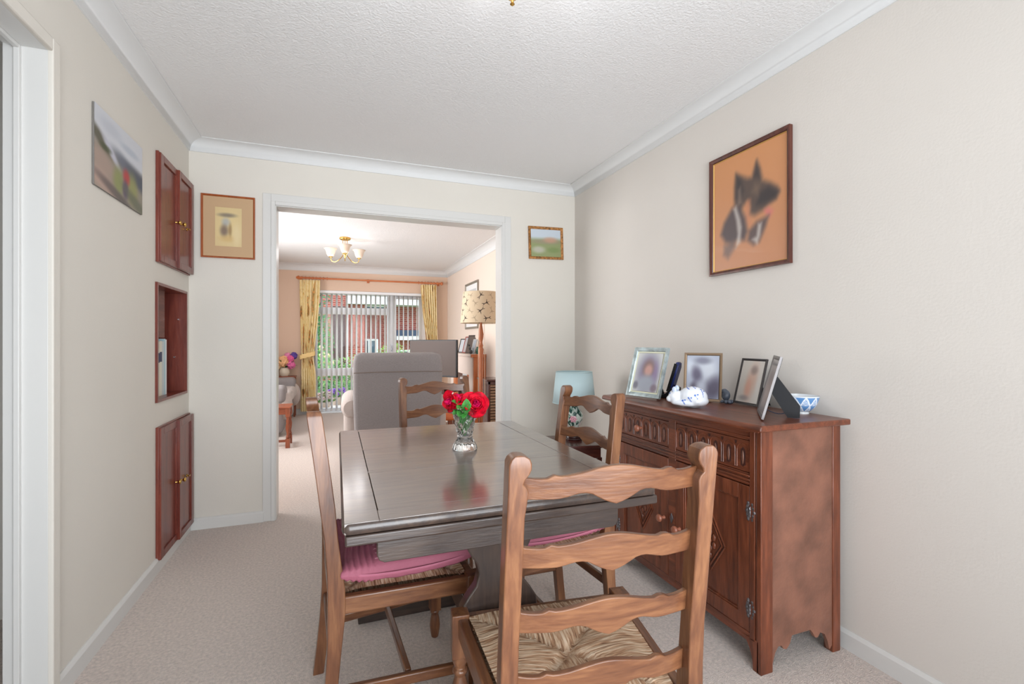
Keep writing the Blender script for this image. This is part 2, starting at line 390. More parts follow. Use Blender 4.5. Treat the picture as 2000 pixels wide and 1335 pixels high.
# ================================================================== PICTURES
def frame_mesh(w, h, fw, ft, y0=0):
    """mitred frame in xz plane, front towards -y, back at y=0; profile raised"""
    m = MB()
    pr = [(0, 0), (0, -ft), (fw*.35, -ft), (fw*.8, -ft*.75), (fw, -ft*.45), (fw, 0)]
    cs = [(0, 0, 1, 1), (w, 0, -1, 1), (w, h, -1, -1), (0, h, 1, -1)]
    rings = [[(cx+sx*p, y+y0, cz+sz*p) for p, y in pr] for cx, cz, sx, sz in cs]
    n = len(pr); vs = [q for r in rings for q in r]; fs = []
    for i in range(4):
        k = (i+1) % 4
        for j in range(n):
            l = (j+1) % n; fs.append((i*n+j, i*n+l, k*n+l, k*n+j))
    return m.add(vs, fs)
def hung(name, label, w, h, fw, ft, fmat, fn, mount=None, mw=0, base=(0,0,0), rz=0, res=.004, liner=None):
    t = thing(name, label, 'picture', base, rz)
    frame_mesh(w, h, fw, ft).build('frame', fmat, t, ang=20)
    MB().box(fw*.5, w-fw*.5, -.004, -.001, fw*.5, h-fw*.5).build('backing', plain('brown_backing', (110, 86, 60), .9), t, smooth=False)
    if liner:
        l = frame_mesh(w-2*fw+.004, h-2*fw+.004, .005, ft*.45+.001); l.v = [(x+fw-.002, y, z+fw-.002) for x, y, z in l.v]
        l.build('gilt_slip', liner, t, ang=20)
    if mount:
        q = MB().ring('y', fw-.003, w-fw+.003, fw-.003, h-fw+.003, -.0062, -.0042, mw+.004, mw+.004, mw+.004, mw+.004)
        q.build('mount', mount, t, smooth=False)
    iw, ih = w-2*(fw+mw), h-2*(fw+mw)
    paint('print', iw, ih, fn, Matrix.Translation((fw+mw, -.005, fw+mw)), t, res=res)
    return t
# painting helpers
O = (190, 128, 86)
DK = (52, 46, 48); GY = (205, 198, 190)
def softpoly(P_, u, v, blur):
    ins = False; dm = 9; n = len(P_)
    for i in range(n):
        x0, y0_ = P_[i]; x1, y1_ = P_[(i+1) % n]
        if (y0_ > v) != (y1_ > v) and u < (x1-x0)*(v-y0_)/(y1_-y0_)+x0: ins = not ins
        dx, dy = x1-x0, y1_-y0_; t_ = max(0, min(1, ((u-x0)*dx+(v-y0_)*dy)/(dx*dx+dy*dy+1e-9)))
        dm = min(dm, sqrt((u-x0-t_*dx)**2+(v-y0_-t_*dy)**2))
    return smooth01(.5+(dm if ins else -dm)/blur)
DOGP = [
    ([(.315, .56), (.315, .72), (.335, .835), (.42, .79), (.50, .755), (.56, .75), (.60, .83), (.625, .875), (.665, .80), (.70, .69), (.80, .645), (.88, .595), (.905, .545), (.87, .50), (.78, .475), (.70, .44), (.60, .42), (.52, .44), (.53, .50), (.50, .56), (.44, .53), (.39, .50), (.34, .50)], (78, 66, 62), .93, .05),
    ([(.33, .62), (.345, .81), (.41, .77), (.45, .66), (.40, .56)], DK, .75, .05), ([(.58, .74), (.615, .86), (.655, .79), (.66, .72)], DK, .6, .04),
    ([(.66, .60), (.78, .62), (.90, .56), (.86, .51), (.72, .49), (.62, .50)], DK, .85, .05), ([(.36, .53), (.37, .68), (.40, .70), (.42, .56)], (140, 118, 104), .7, .04),
    ([(.56, .62), (.60, .68), (.66, .66), (.64, .58)], (128, 104, 84), .6, .06), ([(.47, .40), (.49, .55), (.535, .56), (.53, .42), (.56, .33)], (196, 130, 96), .85, .05),
    ([(.72, .44), (.78, .45), (.83, .41), (.79, .37), (.74, .40)], (206, 116, 112), .85, .04),
    ([(.11, .33), (.16, .43), (.28, .54), (.40, .53), (.47, .42), (.50, .30), (.46, .23), (.36, .24), (.28, .22), (.18, .25)], (76, 66, 70), .93, .05),
    ([(.30, .53), (.34, .55), (.40, .42), (.42, .35), (.40, .22), (.33, .18), (.36, .30), (.34, .42)], GY, .9, .035),
    ([(.16, .22), (.30, .25), (.33, .19), (.22, .10), (.15, .14)], (112, 92, 86), .85, .05),
    ([(.52, .30), (.62, .36), (.78, .385), (.74, .30), (.66, .19), (.58, .17), (.50, .22)], (84, 72, 74), .9, .045),
    ([(.64, .34), (.69, .34), (.67, .24), (.63, .17), (.56, .22), (.62, .24)], GY, .9, .03)]
def dogf(u, v):
    c = mix((192, 134, 98), (204, 142, 94), v)
    for P_, co, st, bl in DOGP:
        k = softpoly(P_, u, v, bl*1.7)*(st if co != GY else .72)
        if k > 0: c = mix(c, co, k)
    return c
t = hung('framed_picture', 'large dark framed drawing of a shepherd dog on tan paper, hung on the right wall', .452, .577, .020, .018, wood('dark_frame_wood', (58, 28, 22), (84, 42, 32), (104, 56, 42), 'z', .3), dogf, base=(XR-.002, 1.892, 1.467), rz=-pi/2, liner=plain('gilt', (214, 176, 104), .35, .6))
mtn = blobs(lambda u, v: mix((150, 142, 128), (206, 208, 214), smooth01((v-.5)/.15)), [
    (.1, .62, .25, .08, -.5, (92, 88, 72), .9), (.62, .52, .28, .10, -.3, (112, 116, 128), .9), (.95, .45, .3, .12, -.3, (88, 92, 104), .9), (.3, .56, .2, .05, -.7, (200, 200, 214), .9),
    (.15, .35, .25, .14, -.4, (172, 150, 138), .9), (.1, .12, .3, .12, -.3, (190, 160, 148), .8), (.45, .25, .10, .16, 0, (142, 150, 92), .8), (.75, .28, .12, .20, 0, (150, 152, 96), .8),
    (.62, .38, .07, .10, 0, (186, 72, 72), .9), (.60, .20, .06, .12, 0, (96, 84, 104), .9), (.85, .10, .3, .08, -.4, (110, 112, 96), .8), (.4, .06, .4, .06, -.3, (92, 84, 84), .7),
    (.3, .85, .2, .08, 0, (186, 190, 200), .6), (.7, .78, .2, .05, 0, (176, 184, 196), .7), (.2, .55, .1, .04, 0, (80, 84, 60), .8)], .6)
t = thing('canvas_print', 'unframed canvas print of a red-coated walker in hills on the left wall', 'picture', (XL+.001, 2.15, 1.715), pi/2)
MB().box(0, .455, -.007, 0, 0, .302).build('stretcher_frame', plain('canvas_edge', (120, 116, 112), .8), t, bevel=.002)
paint('print', .455, .302, mtn, Matrix.Translation((0, -.0075, 0)), t, mat=colattr('matt_canvas', .8))
still = blobs((214, 190, 140), [(.5, .5, .5, .42, 0, (222, 200, 146), .9), (.45, .80, .30, .05, 0, (120, 110, 100), .8), (.40, .62, .14, .10, 0, (170, 176, 180), .8), (.34, .40, .14, .14, 0, (110, 92, 84), .8),
    (.56, .42, .06, .16, 0, (140, 110, 70), .7), (.5, .2, .3, .08, 0, (206, 170, 110), .6), (.8, .3, .14, .25, 0, (226, 206, 160), .9)], .7)
hung('framed_picture', 'tan mounted print in a thin brown frame, between wall cupboards and opening', .292, .388, .011, .014, wood('brown_frame_wood', (130, 62, 26), (158, 80, 36), (176, 96, 48), 'z', .35), still,
     plain('tan_mount', (196, 164, 128), .8), .062, base=(-.772, YF-.002, 1.655))
land = blobs(lambda u, v: mix((140, 150, 104), (196, 206, 216), smooth01((v-.55)/.2)), [(.5, .55, .5, .08, 0, (150, 140, 118), .8), (.65, .62, .22, .10, 0, (196, 150, 126), .8), (.25, .25, .2, .12, 0, (190, 186, 176), .8), (.75, .25, .2, .1, 0, (120, 140, 84), .8)], .6)
t = hung('framed_picture', 'small tilted landscape picture in a patterned gold frame, right of the opening', .292, .250, .020, .012, plain('mottled_gilt_frame', (150, 104, 58), .4, .2, var=.35, vscale=60), land, base=(1.385, YF-.003, 1.777)); t.rotation_euler = (0, R(-1.5), 0)
# living-room picture and pipe
lp = blobs((196, 200, 204), [(.5, .5, .3, .3, 0, (170, 176, 184), .7), (.5, .2, .3, .1, 0, (150, 140, 120), .6)], .6)
hung('framed_picture', 'pale print in a silver grey frame on the living room wall behind the floor lamp', .66, .66, .03, .02, plain('pewter_frame', (150, 142, 130), .4, .4), lp, plain('white_mount', (232, 232, 232), .8), .07, base=(LR-.003, 6.84, 1.325), rz=-pi/2, res=.02)
t = tag(MB().tube([(-.895, YW-.02, .05), (-.895, YW-.02, 2.24)], .009).build('cable_conduit', plain('cream_conduit', (235, 200, 150), .5)), 'thin cream cable conduit running up the living room far wall', 'conduit')

# ================================================================== DINING CHAIRS
RUSH = []
def rush_mat(axis):
    m, nt, b = newmat('woven_rush_'+axis); N = nt.nodes; L = nt.links
    tc = N.new('ShaderNodeTexCoord'); mp = N.new('ShaderNodeMapping'); L.new(tc.outputs['Object'], mp.inputs[0])
    mp.inputs['Scale'].default_value = (16, 190, 40) if axis == 'x' else (190, 16, 40)
    n = N.new('ShaderNodeTexNoise'); n.inputs['Scale'].default_value = 1; n.inputs['Detail'].default_value = 3; n.inputs['Distortion'].default_value = .35
    L.new(mp.outputs[0], n.inputs[0]); r = N.new('ShaderNodeValToRGB'); e = r.color_ramp.elements; L.new(n.outputs[0], r.inputs[0])
    e[0].position = .28; e[0].color = rgb(104, 70, 50); e[1].position = .78; e[1].color = rgb(232, 212, 188); k = e.new(.42); k.color = rgb(170, 130, 98); k = e.new(.58); k.color = rgb(206, 178, 150)
    L.new(r.outputs[0], b.inputs['Base Color']); b.inputs['Roughness'].default_value = .6
    bp = N.new('ShaderNodeBump'); bp.inputs['Strength'].default_value = .9; bp.inputs['Distance'].default_value = .006
    L.new(n.outputs[0], bp.inputs['Height']); L.new(bp.outputs[0], b.inputs['Normal']); return m
RUSHX, RUSHY = rush_mat('x'), rush_mat('y')
def post_y(z):   # lean of the rear posts
    if z < .44: return -.035*((.44-z)/.44)**1.6
    return -.058*((z-.44)/.51)**1.25
def chair(label):
    t = thing('dining_chair', label, 'chair')
    zs = [0, .1, .2, .3, .36, .41, .46, .52, .6, .68, .76, .84, .885, .893, .900, .908, .916, .925, .935, .943, .948, .950]
    for s in (-1, 1):
        rings = []
        for z in zs:
            xo = .206-.010*(z/.95)                       # outer edge
            wd = .031
            if z >= .885:
                wd = {.885: .036, .893: .033, .900: .026, .908: .0285, .916: .035, .925: .039, .935: .039, .943: .036, .948: .028, .950: .02}[z]
            xi = xo-wd
            if z >= .943: xo -= {.943: .003, .948: .008, .950: .013}[z]
            dp = .026+.010*math.exp(-((z-.42)/.10)**2)+(.004 if z > .6 else 0)
            if z > .94: dp -= .004*(z-.94)/.01
            y = post_y(z); yb, yf = y-dp*.6, y+dp*.7
            rings.append([(s*xi, yb, z), (s*xo, yb, z), (s*xo, yf, z), (s*xi, yf, z)])
        m = MB(); m.loft(rings); m.build('rear_post', WC('z'), t, bevel=.004, ang=30)
    # ladder slats
    for zc in (.888, .762, .640, .518):
        n = 30; top = []; bot = []
        hw = .170
        for i in range(n+1):
            u = -1+2*i/n; a = abs(u)
            arch = .017*(1-smooth01(a/.62)) if a < .62 else -.004*sin((a-.62)/.38*pi)
            zt = zc+.0195+arch+(.004 if .60 < a < .70 else 0)
            drop = .013*max(0, 1-a/.26)**1.0 + .004*smooth01(1-abs(a-.36)/.3)*-1
            zb = zc-.0215-drop+.006*math.exp(-((a-.36)/.16)**2)
            top.append(zt); bot.append(zb)
        rings = []
        for i in range(n+1):
            u = -1+2*i/n; x = u*hw; bow = -.022*(1-u*u)+.010
            yt = post_y(top[i])+bow; yb = post_y(bot[i])+bow
            rings.append([(x, yb-.006, bot[i]), (x, yb+.006, bot[i]), (x, yt+.006, top[i]), (x, yt-.006, top[i])])
        m = MB(); m.loft(rings); m.build('slat', WC('x'), t, bevel=.002, ang=50)
    # seat frame rails
    fw, rw, yf = .222, .186, .385
    m = MB()
    for s in (-1, 1):
        m.add([(s*(rw+.010), .0, .388), (s*(rw-.014), .0, .388), (s*(fw-.018), yf-.01, .388), (s*(fw+.008), yf-.01, .388),
               (s*(rw+.010), .0, .437), (s*(rw-.014), .0, .437), (s*(fw-.018), yf-.01, .437), (s*(fw+.008), yf-.01, .437)],
              [(0,1,2,3),(4,5,6,7),(0,1,5,4),(1,2,6,5),(2,3,7,6),(3,0,4,7)])
    m.box(-fw+.012, fw-.012, yf-.012, yf+.014, .388, .435); m.box(-rw+.01, rw-.01, -.016, .006, .388, .430)
    m.build('seat_frame', WC('y'), t, bevel=.005, seg=3)
    # front legs
    for s in (-1, 1):
        m = MB(); c = (s*fw, yf, 0)
        m.box(c[0]-.022, c[0]+.022, yf-.022, yf+.022, .335, .446)
        m.lathe([(.019, .338), (.021, .325), (.016, .312), (.013, .306), (.019, .300), (.0195, .292), (.013, .286), (.015, .275), (.021, .255), (.0225, .235), (.019, .215), (.014, .205), (.019, .198), (.014, .190), (.018, .186)], c, 18)
        m.box(c[0]-.020, c[0]+.020, yf-.020, yf+.020, .105, .188)
        m.lathe([(.014, .108), (.018, .098), (.013, .090), (.017, .070), (.020, .045), (.017, .020), (.013, 0)], c, 18)
        m.build('front_leg', WC('z'), t, bevel=.003)
    # stretchers
    for s in (-1, 1):
        m = MB(); m.add([(s*(rw+.006), .0, .155), (s*(rw-.012), .0, .155), (s*(fw-.008), yf, .155), (s*(fw+.010), yf, .155),
               (s*(rw+.006), .0, .185), (s*(rw-.012), .0, .185), (s*(fw-.008), yf, .185), (s*(fw+.010), yf, .185)],
              [(0,1,2,3),(4,5,6,7),(0,1,5,4),(1,2,6,5),(2,3,7,6),(3,0,4,7)])
        m.build('stretcher', WC('y'), t, bevel=.004)
    MB().box(-.185, .185, .19, .208, .157, .183).build('stretcher', WC('x'), t, bevel=.004)
    MB().box(-rw+.02, rw-.02, -.018, -.002, .25, .28).build('stretcher', WC('x'), t, bevel=.004)
    # rush seat: four pillowed fields meeting on two seams
    m = MB(); A = [(-fw+.020, yf-.014), (fw-.020, yf-.014), (rw-.016, .006), (-rw+.016, .006)]
    n = 26; vs = []; cx, cy = 0, .19
    def zz(u, v):    # u across -1..1, v 0 rear ..1 front
        du = 1-abs(u); dv = min(v, 1-v)*2
        edge = min(du, dv); seam = abs(du-dv)
        return .437+.012*smooth01(edge*3)*1+.006*smooth01(seam*2.5)-.012*smooth01(1-seam*9)*smooth01(edge*4)-.010*smooth01(edge)
    N2 = 41
    for j in range(N2):
        v = j/(N2-1)
        for i in range(N2):
            u = -1+2*i/(N2-1); hwid = (rw-.016)+(fw-.020-(rw-.016))*v
            vs.append((u*hwid, .006+(yf-.02)*v, zz(u, v)+.0012*sin(i*3.1 if min(v,1-v)*2 < 1-abs(u) else j*3.1)))
    fs = []; mi = []
    for j in range(N2-1):
        for i in range(N2-1):
            u = abs(-1+2*(i+.5)/(N2-1)); v = (j+.5)/(N2-1)
            mi.append(1 if min(v, 1-v)*2 < 1-u else 0)
            fs.append((j*N2+i, j*N2+i+1, (j+1)*N2+i+1, (j+1)*N2+i))
    m.add(vs, fs); m.mi = mi
    # underside
    m.add([(-fw+.02, yf-.014, .40), (fw-.02, yf-.014, .40), (rw-.016, .006, .40), (-rw+.016, .006, .40)], [(0, 1, 2, 3)])
    m.build('rush_seat', [RUSHX, RUSHY], t, ang=80)
    return t
ch = chair('wooden ladder back dining chair nearest the camera, bare rush seat')
ch.location = (.470, .778, 0); ch.rotation_euler = (0, 0, R(-7.2))
G = 'ladder back dining chairs around the table'; ch['group'] = G
c2 = copy_thing(ch, (-.013, 1.575, 0), R(-86.4), 'ladder back dining chair at the left side of the table, pink cushion on it', G)
c3 = copy_thing(ch, (.510, 2.505, 0), R(190), 'ladder back dining chair at the far end of the table, before the armchair', G)
c4 = copy_thing(ch, (.90, 1.665, 0), R(95), 'ladder back dining chair between the table and the carved sideboard', G)
PINK = plain('dusky_pink_cloth', (172, 92, 112), .75, bump=.25, bscale=120, sheen=.3)
def cushion(label, loc, rz, w, d, h, pm=PINK):
    t = thing('seat_cushion', label, 'cushion', loc, rz, 'pink seat cushions')
    m = MB(); n = 150; cols = []
    def f(sgn):
        def g(u, v):
            x, y = -1+2*u, -1+2*v
            e = (max(0, 1-abs(x)**3.2)*max(0, 1-abs(y)**3.2))**.32
            wob = .006*mnoise.noise(Vector((x*4, y*4, sgn*3)))
            sm = 0
            if y < -.45: sm = .005*sin(v*150+2*sin(u*9))*smooth01((-.45-y)*5)
            return (x*w/2*(1-.04*(1-abs(y))), y*d/2*(1-.03*(1-abs(x))), h*.42+sgn*(h*.5*e*(.85 if sgn < 0 else 1.05)+sm*e)+wob*e+.012*(y*y*x*x)*1.4)
        return g
    m.grid(n, n, f(1)); m.grid(n, n, f(-1))
    for sg in (1, -1):
        for j in range(n):
            for i in range(n):
                a_, b_ = i/(n-1)*17, j/(n-1)*16; ro = round(b_); dx = (a_+(.5 if ro % 2 else 0)); dx -= round(dx); dy = b_-ro
                dd = dx*dx+dy*dy; cols.append(rgb(*mix((158, 88, 106), (214, 156, 170), 1 if sg > 0 and dd < .02 and 3.2 < b_ < 15.2 and 1 < a_ < 16 else .0)))
    m.build('cover', colattr('quilted_pink_cloth', .75, bump=.25, bscale=120), t, ang=80, cols=cols)
    b = MB(); pts = []
    for k in range(80):
        a = 2*pi*k/80; q = (abs(cos(a))**8+abs(sin(a))**8)**(-1/8.); x, y = cos(a)*q, sin(a)*q
        pts.append((x*w/2*.992, y*d/2*.992, h*.42+.012*(y*y*x*x)*1.4))
    b.tube(pts+[pts[0]], .004, 6); b.build('piping', plain('pink_piping', (178, 104, 124), .6), t)
    return t
fwd = Vector((sin(R(86.4)), cos(R(86.4))))
cushion('dusky pink quilted cushion on the left dining chair', (-.008+fwd.x*.205, 1.575+fwd.y*.205, .443), R(-86.4), .42, .40, .095)
cushion('dusky pink quilted cushion on the dining chair beside the sideboard', (.90-.20, 1.665-.017, .443), R(95), .40, .40, .06)

# ================================================================== DINING TABLE
t = thing('dining_table', 'dark oak draw leaf dining table with vase of roses on top', 'table')
tx0, tx1, ty0, ty1, zt = .015, .800, 1.055, 2.165, .755
m = MB(); za = zt-.024
for a, b in ((tx0, tx0+.072), (tx1-.072, tx1)): m.box(a, b, ty0, ty1, za, zt)
ex0, ex1 = tx0+.0725, tx1-.0725
rails = [(ty0, ty0+.062), (ty0+.390, ty0+.412), (ty0+.700, ty0+.722), (ty1-.045, ty1)]
for a, b in rails: m.box(ex0-.0003, ex1+.0003, a, b, za, zt)
for (a0, a1), (b0, b1) in zip(rails[:-1], rails[1:]): m.box(ex0+.0014, ex1-.0014, a1+.0002, b0-.0002, za, zt-.0002)
m.build('tabletop', WTT('x'), t, bevel=.0009, seg=2)
m = MB(); e = []
r_ = .012
for (x, y, a0) in ((tx1-r_, ty1-r_, 0), (tx0+r_, ty1-r_, 90), (tx0+r_, ty0+r_, 180), (tx1-r_, ty0+r_, 270)):
    for k in range(5): e.append((x, y, R(a0+22.5*k)))
rings = []
for z, o in ((za, -.004), (za, .002), (za+.006, .0045), (zt-.008, .0045), (zt-.002, .001), (zt-.0002, -.004)):
    rings.append([(x+(r_+o)*cos(a), y+(r_+o)*sin(a), z) for x, y, a in e])
m.loft(rings, caps=False); m.build('edge_moulding', WT('y'), t, ang=60)
m = MB(); lz0, lz1 = .706, .7285
for a, b in ((ty0-.004, ty0+.52), (ty1-.52, ty1+.004)): m.box(tx0+.002, tx1+.006, a, b, lz0, lz1)
m.build('draw_leaf', WT('x'), t, bevel=.004, seg=3)
# aprons: end boards with rounded lower corners and long side boards
for y in (ty0+.075, ty1-.100):
    pts = [(.088, .7055), (.735, .7055), (.735, .640)]
    pts += [(.735-.018+.018*cos(-k*pi/8), .648-.018+.018*sin(-k*pi/8)) for k in range(5)]
    pts += [(.106-.018*sin(k*pi/8), .648-.018*cos(k*pi/8)) for k in range(5)]
    q = [(p, max(z, .627)) for p, z in pts]
    MB().prism([(.088, .7055), (.735, .7055), (.735, .645), (.730, .633), (.718, .627), (.105, .627), (.093, .633), (.088, .645)], y, y+.022).build('end_apron', WT('x'), t, bevel=.002)
for x in (.098, .707): MB().box(x, x+.018, ty0+.097, ty1-.10, .640, .7055).build('side_apron', WT('y'), t, bevel=.002)
for x, n_ in ((.155, 0), (.66, 0)):
    for yy in (ty0+.040, ty1-.062):
        MB().prism([(x, .7055), (x+.055, .7055), (x+.055, .697), (x+.047, .690), (x+.012, .690)], yy, yy+.034).build('leaf_stop', WT('y'), t, bevel=.002)
# trestle ends with shaped outline
prof = [(.095, .625), (.092, .600), (.080, .575), (.064, .552), (.058, .525), (.066, .495), (.088, .468), (.106, .440), (.110, .405), (.098, .365), (.078, .330), (.066, .290), (.064, .240), (.072, .190), (.092, .150), (.110, .120), (.112, .085)]
for y in (ty0+.146, ty1-.150):
    c = .412; P_ = [(c-a, z) for a, z in prof]+[(c+a, z) for a, z in reversed(prof)]
    MB().prism(P_, y, y+.034).build('trestle_panel', WT('z'), t, bevel=.004, ang=30)
    m = MB(); foot = [(c-.33, 0), (c-.33, .028), (c-.30, .045), (c-.18, .060), (c-.13, .086), (c+.13, .086), (c+.18, .060), (c+.30, .045), (c+.33, .028), (c+.33, 0)]
    m.prism(foot, y-.016, y+.05).build('foot', WT('x'), t, bevel=.004)
MB().box(.397, .427, ty0+.18, ty1-.15, .20, .29).build('stretcher', WT('y'), t, bevel=.004)

# ================================================================== SIDEBOARD
SX0, SX1, SY0, SY1, SZ = 1.355, 1.745, 1.215, 2.135, .860
t = thing('sideboard', 'carved oak sideboard with two drawers and two doors against the right wall', 'sideboard')
m = MB()
m.prism([(SX0-.045, .838), (SX0-.045, .850), (SX0-.038, .860), (SX1, .860), (SX1, .838)], SY0-.038, SY1+.038, 'xz')
m.build('top', WS('y'), t, bevel=.005, seg=3)
# posts
m = MB()
foot_f = lambda y, s: None
for y, s in ((SY0, 1), (SY1, -1)):
    m = MB()
    m.box(SX0, SX0+.055, y, y+s*.018, .0, .838); m.box(SX0+.002, SX0+.05, y+s*.020, y+s*.024, .10, .838); m.box(SX0, SX0+.05, y+s*.026, y+s*.048, .10, .838)
    # front foot bracket
    pts = [(y+s*.010, 0), (y+s*.034, 0)]+[(y+s*(.034+.055*(1-cos(k*pi/12))), .10*sin(k*pi/12)) for k in range(1, 7)]+[(y+s*.010, .11)]
    m.prism(pts, SX0, SX0+.022, 'yz')
    m.build('front_post', WS('z'), t, bevel=.003)
    MB().box(SX1-.040, SX1, y, y+s*.036, 0, .838).build('back_post', WS('z'), t, bevel=.003)
for y, s in ((SY0, 1), (SY1, -1)):
    pts = [(SX0+.03, .838), (SX1-.036, .838), (SX1-.036, 0.03), (SX1-.052, .012), (SX1-.064, .05), (SX1-.078, .075), (SX1-.10, .085), (SX1-.112, .070), (SX1-.125, .072), (SX1-.14, .095), (SX1-.15, .105),
           (SX0+.150, .105), (SX0+.140, .078), (SX0+.125, .062), (SX0+.110, .066), (SX0+.100, .080), (SX0+.085, .080), (SX0+.070, .060), (SX0+.060, .030), (SX0+.045, .008), (SX0+.03, 0)]
    MB().prism(pts, y+s*.004, y+s*.018, 'xz').build('side_panel', SIDEPANEL, t, smooth=False, bevel=.001)
MB().box(SX1-.010, SX1-.004, SY0+.03, SY1-.03, .10, .838).build('back_panel', WS('z'), t, smooth=False)
yc0, yc1 = SY0+.048, SY1-.048; ym = (yc0+yc1)/2
m = MB()  # front rails and moulding
m.box(SX0+.006, SX0+.04, yc0, yc1, .792, .838); m.box(SX0, SX0+.01, yc0, yc1, .822, .832); m.box(SX0-.004, SX0+.01, yc0-.04, yc1+.04, .826, .838); m.box(SX0+.001, SX0+.01, yc0, yc1, .800, .806)
m.box(SX0+.006, SX0+.04, yc0, yc1, .634, .676); m.box(SX0-.002, SX0+.01, yc0, yc1, .664, .671); m.box(SX0, SX0+.01, yc0, yc1, .650, .657); m.box(SX0+.002, SX0+.01, yc0, yc1, .638, .644)
m.box(SX0+.004, SX0+.04, yc0, yc1, .085, .118)
m.box(SX0+.003, SX0+.04, ym-.022, ym+.022, .10, .80)
m.build('front_rail', WS('y'), t, bevel=.0015)
CARVE = plain('dark_carved_recess', (62, 30, 22), .5, bump=.3, bscale=120)
for (a, b) in ((yc0, ym-.022), (ym+.022, yc1)):
    w = b-a; n = 6
    d = MB(); x0 = SX0+.004
    d.box(x0+.002, x0+.02, a+.002, b-.002, .679, .790)
    # raised lattice: arcade of arches, made of raised pieces over a recessed board
    st = w/n
    za_, zb_ = .684, .786
    dr = d.build('drawer', WS('y'), t, bevel=.001)
    # carved arcade: frame board with slots
    for k in range(n):
        yc = a+st*(k+.5)
        r = MB()   # each dark lozenge shaped gouge with pale bead
        hw = st*.155
        z0_, z1_ = .697, .757
        pts = [(yc-hw, z0_+.004), (yc-hw, z1_-.006), (yc-hw*.6, z1_+.002), (yc, z1_+.006), (yc+hw*.6, z1_+.002), (yc+hw, z1_-.006), (yc+hw, z0_+.004), (yc, z0_-.002)]
        r.prism(pts, x0+.0008, x0+.003, 'yz')
        r.prism([(yc-hw*.15, z0_-.003), (yc+hw*1.0, z0_+.0), (yc+hw, z0_+.006)], x0+.0006, x0+.003, 'yz')
        r.build('gouged_flute', CARVE, dr, smooth=False)
        # pale bead in the flute
        r = MB(); r.M = None
        r.ball((x0+.0016, yc+hw*.1, (z0_+z1_)/2), 1, (.0028, hw*.55, .026), 8, 8)
        r.build('carved_bead', wood('bead_oak', (92, 56, 44), (118, 78, 62), (140, 100, 84), 'z'), dr)
        # arch ridge over the flute and mullions between
        r = MB(); path = [(x0, yc-st*.43, .690), (x0, yc-st*.43, .752)]+[(x0, yc-st*.43*cos(q*pi/10), .752+.024*sin(q*pi/10)) for q in range(1, 10)]+[(x0, yc+st*.43, .752), (x0, yc+st*.43, .690)]
        r.tube([(x0+.0015, p[1], p[2]) for p in path], .0026, 6)
        r.build('carved_arch', WS('z'), dr)
        r = MB(); yy = a+st*k
        r.prism([(yy-.006, .783), (yy+.006, .783), (yy+.0015, .770), (yy, .774), (yy-.0015, .770)], x0+.0006, x0+.003, 'yz'); r.box(x0+.0008, x0+.003, yy-.0015, yy+.0015, .694, .750)
        if k > 0: r.build('carved_notch', CARVE, dr, smooth=False)
    knob(dr, (x0+.003, ym+.022+.2 if a > ym else a+.195, .730), 'x', plain('turned_pale_wood', (150, 92, 70), .35), .017).rotation_euler = (0, 0, pi)
IRON = plain('wrought_pewter', (120, 116, 118), .4, .9, bump=.6, bscale=140)
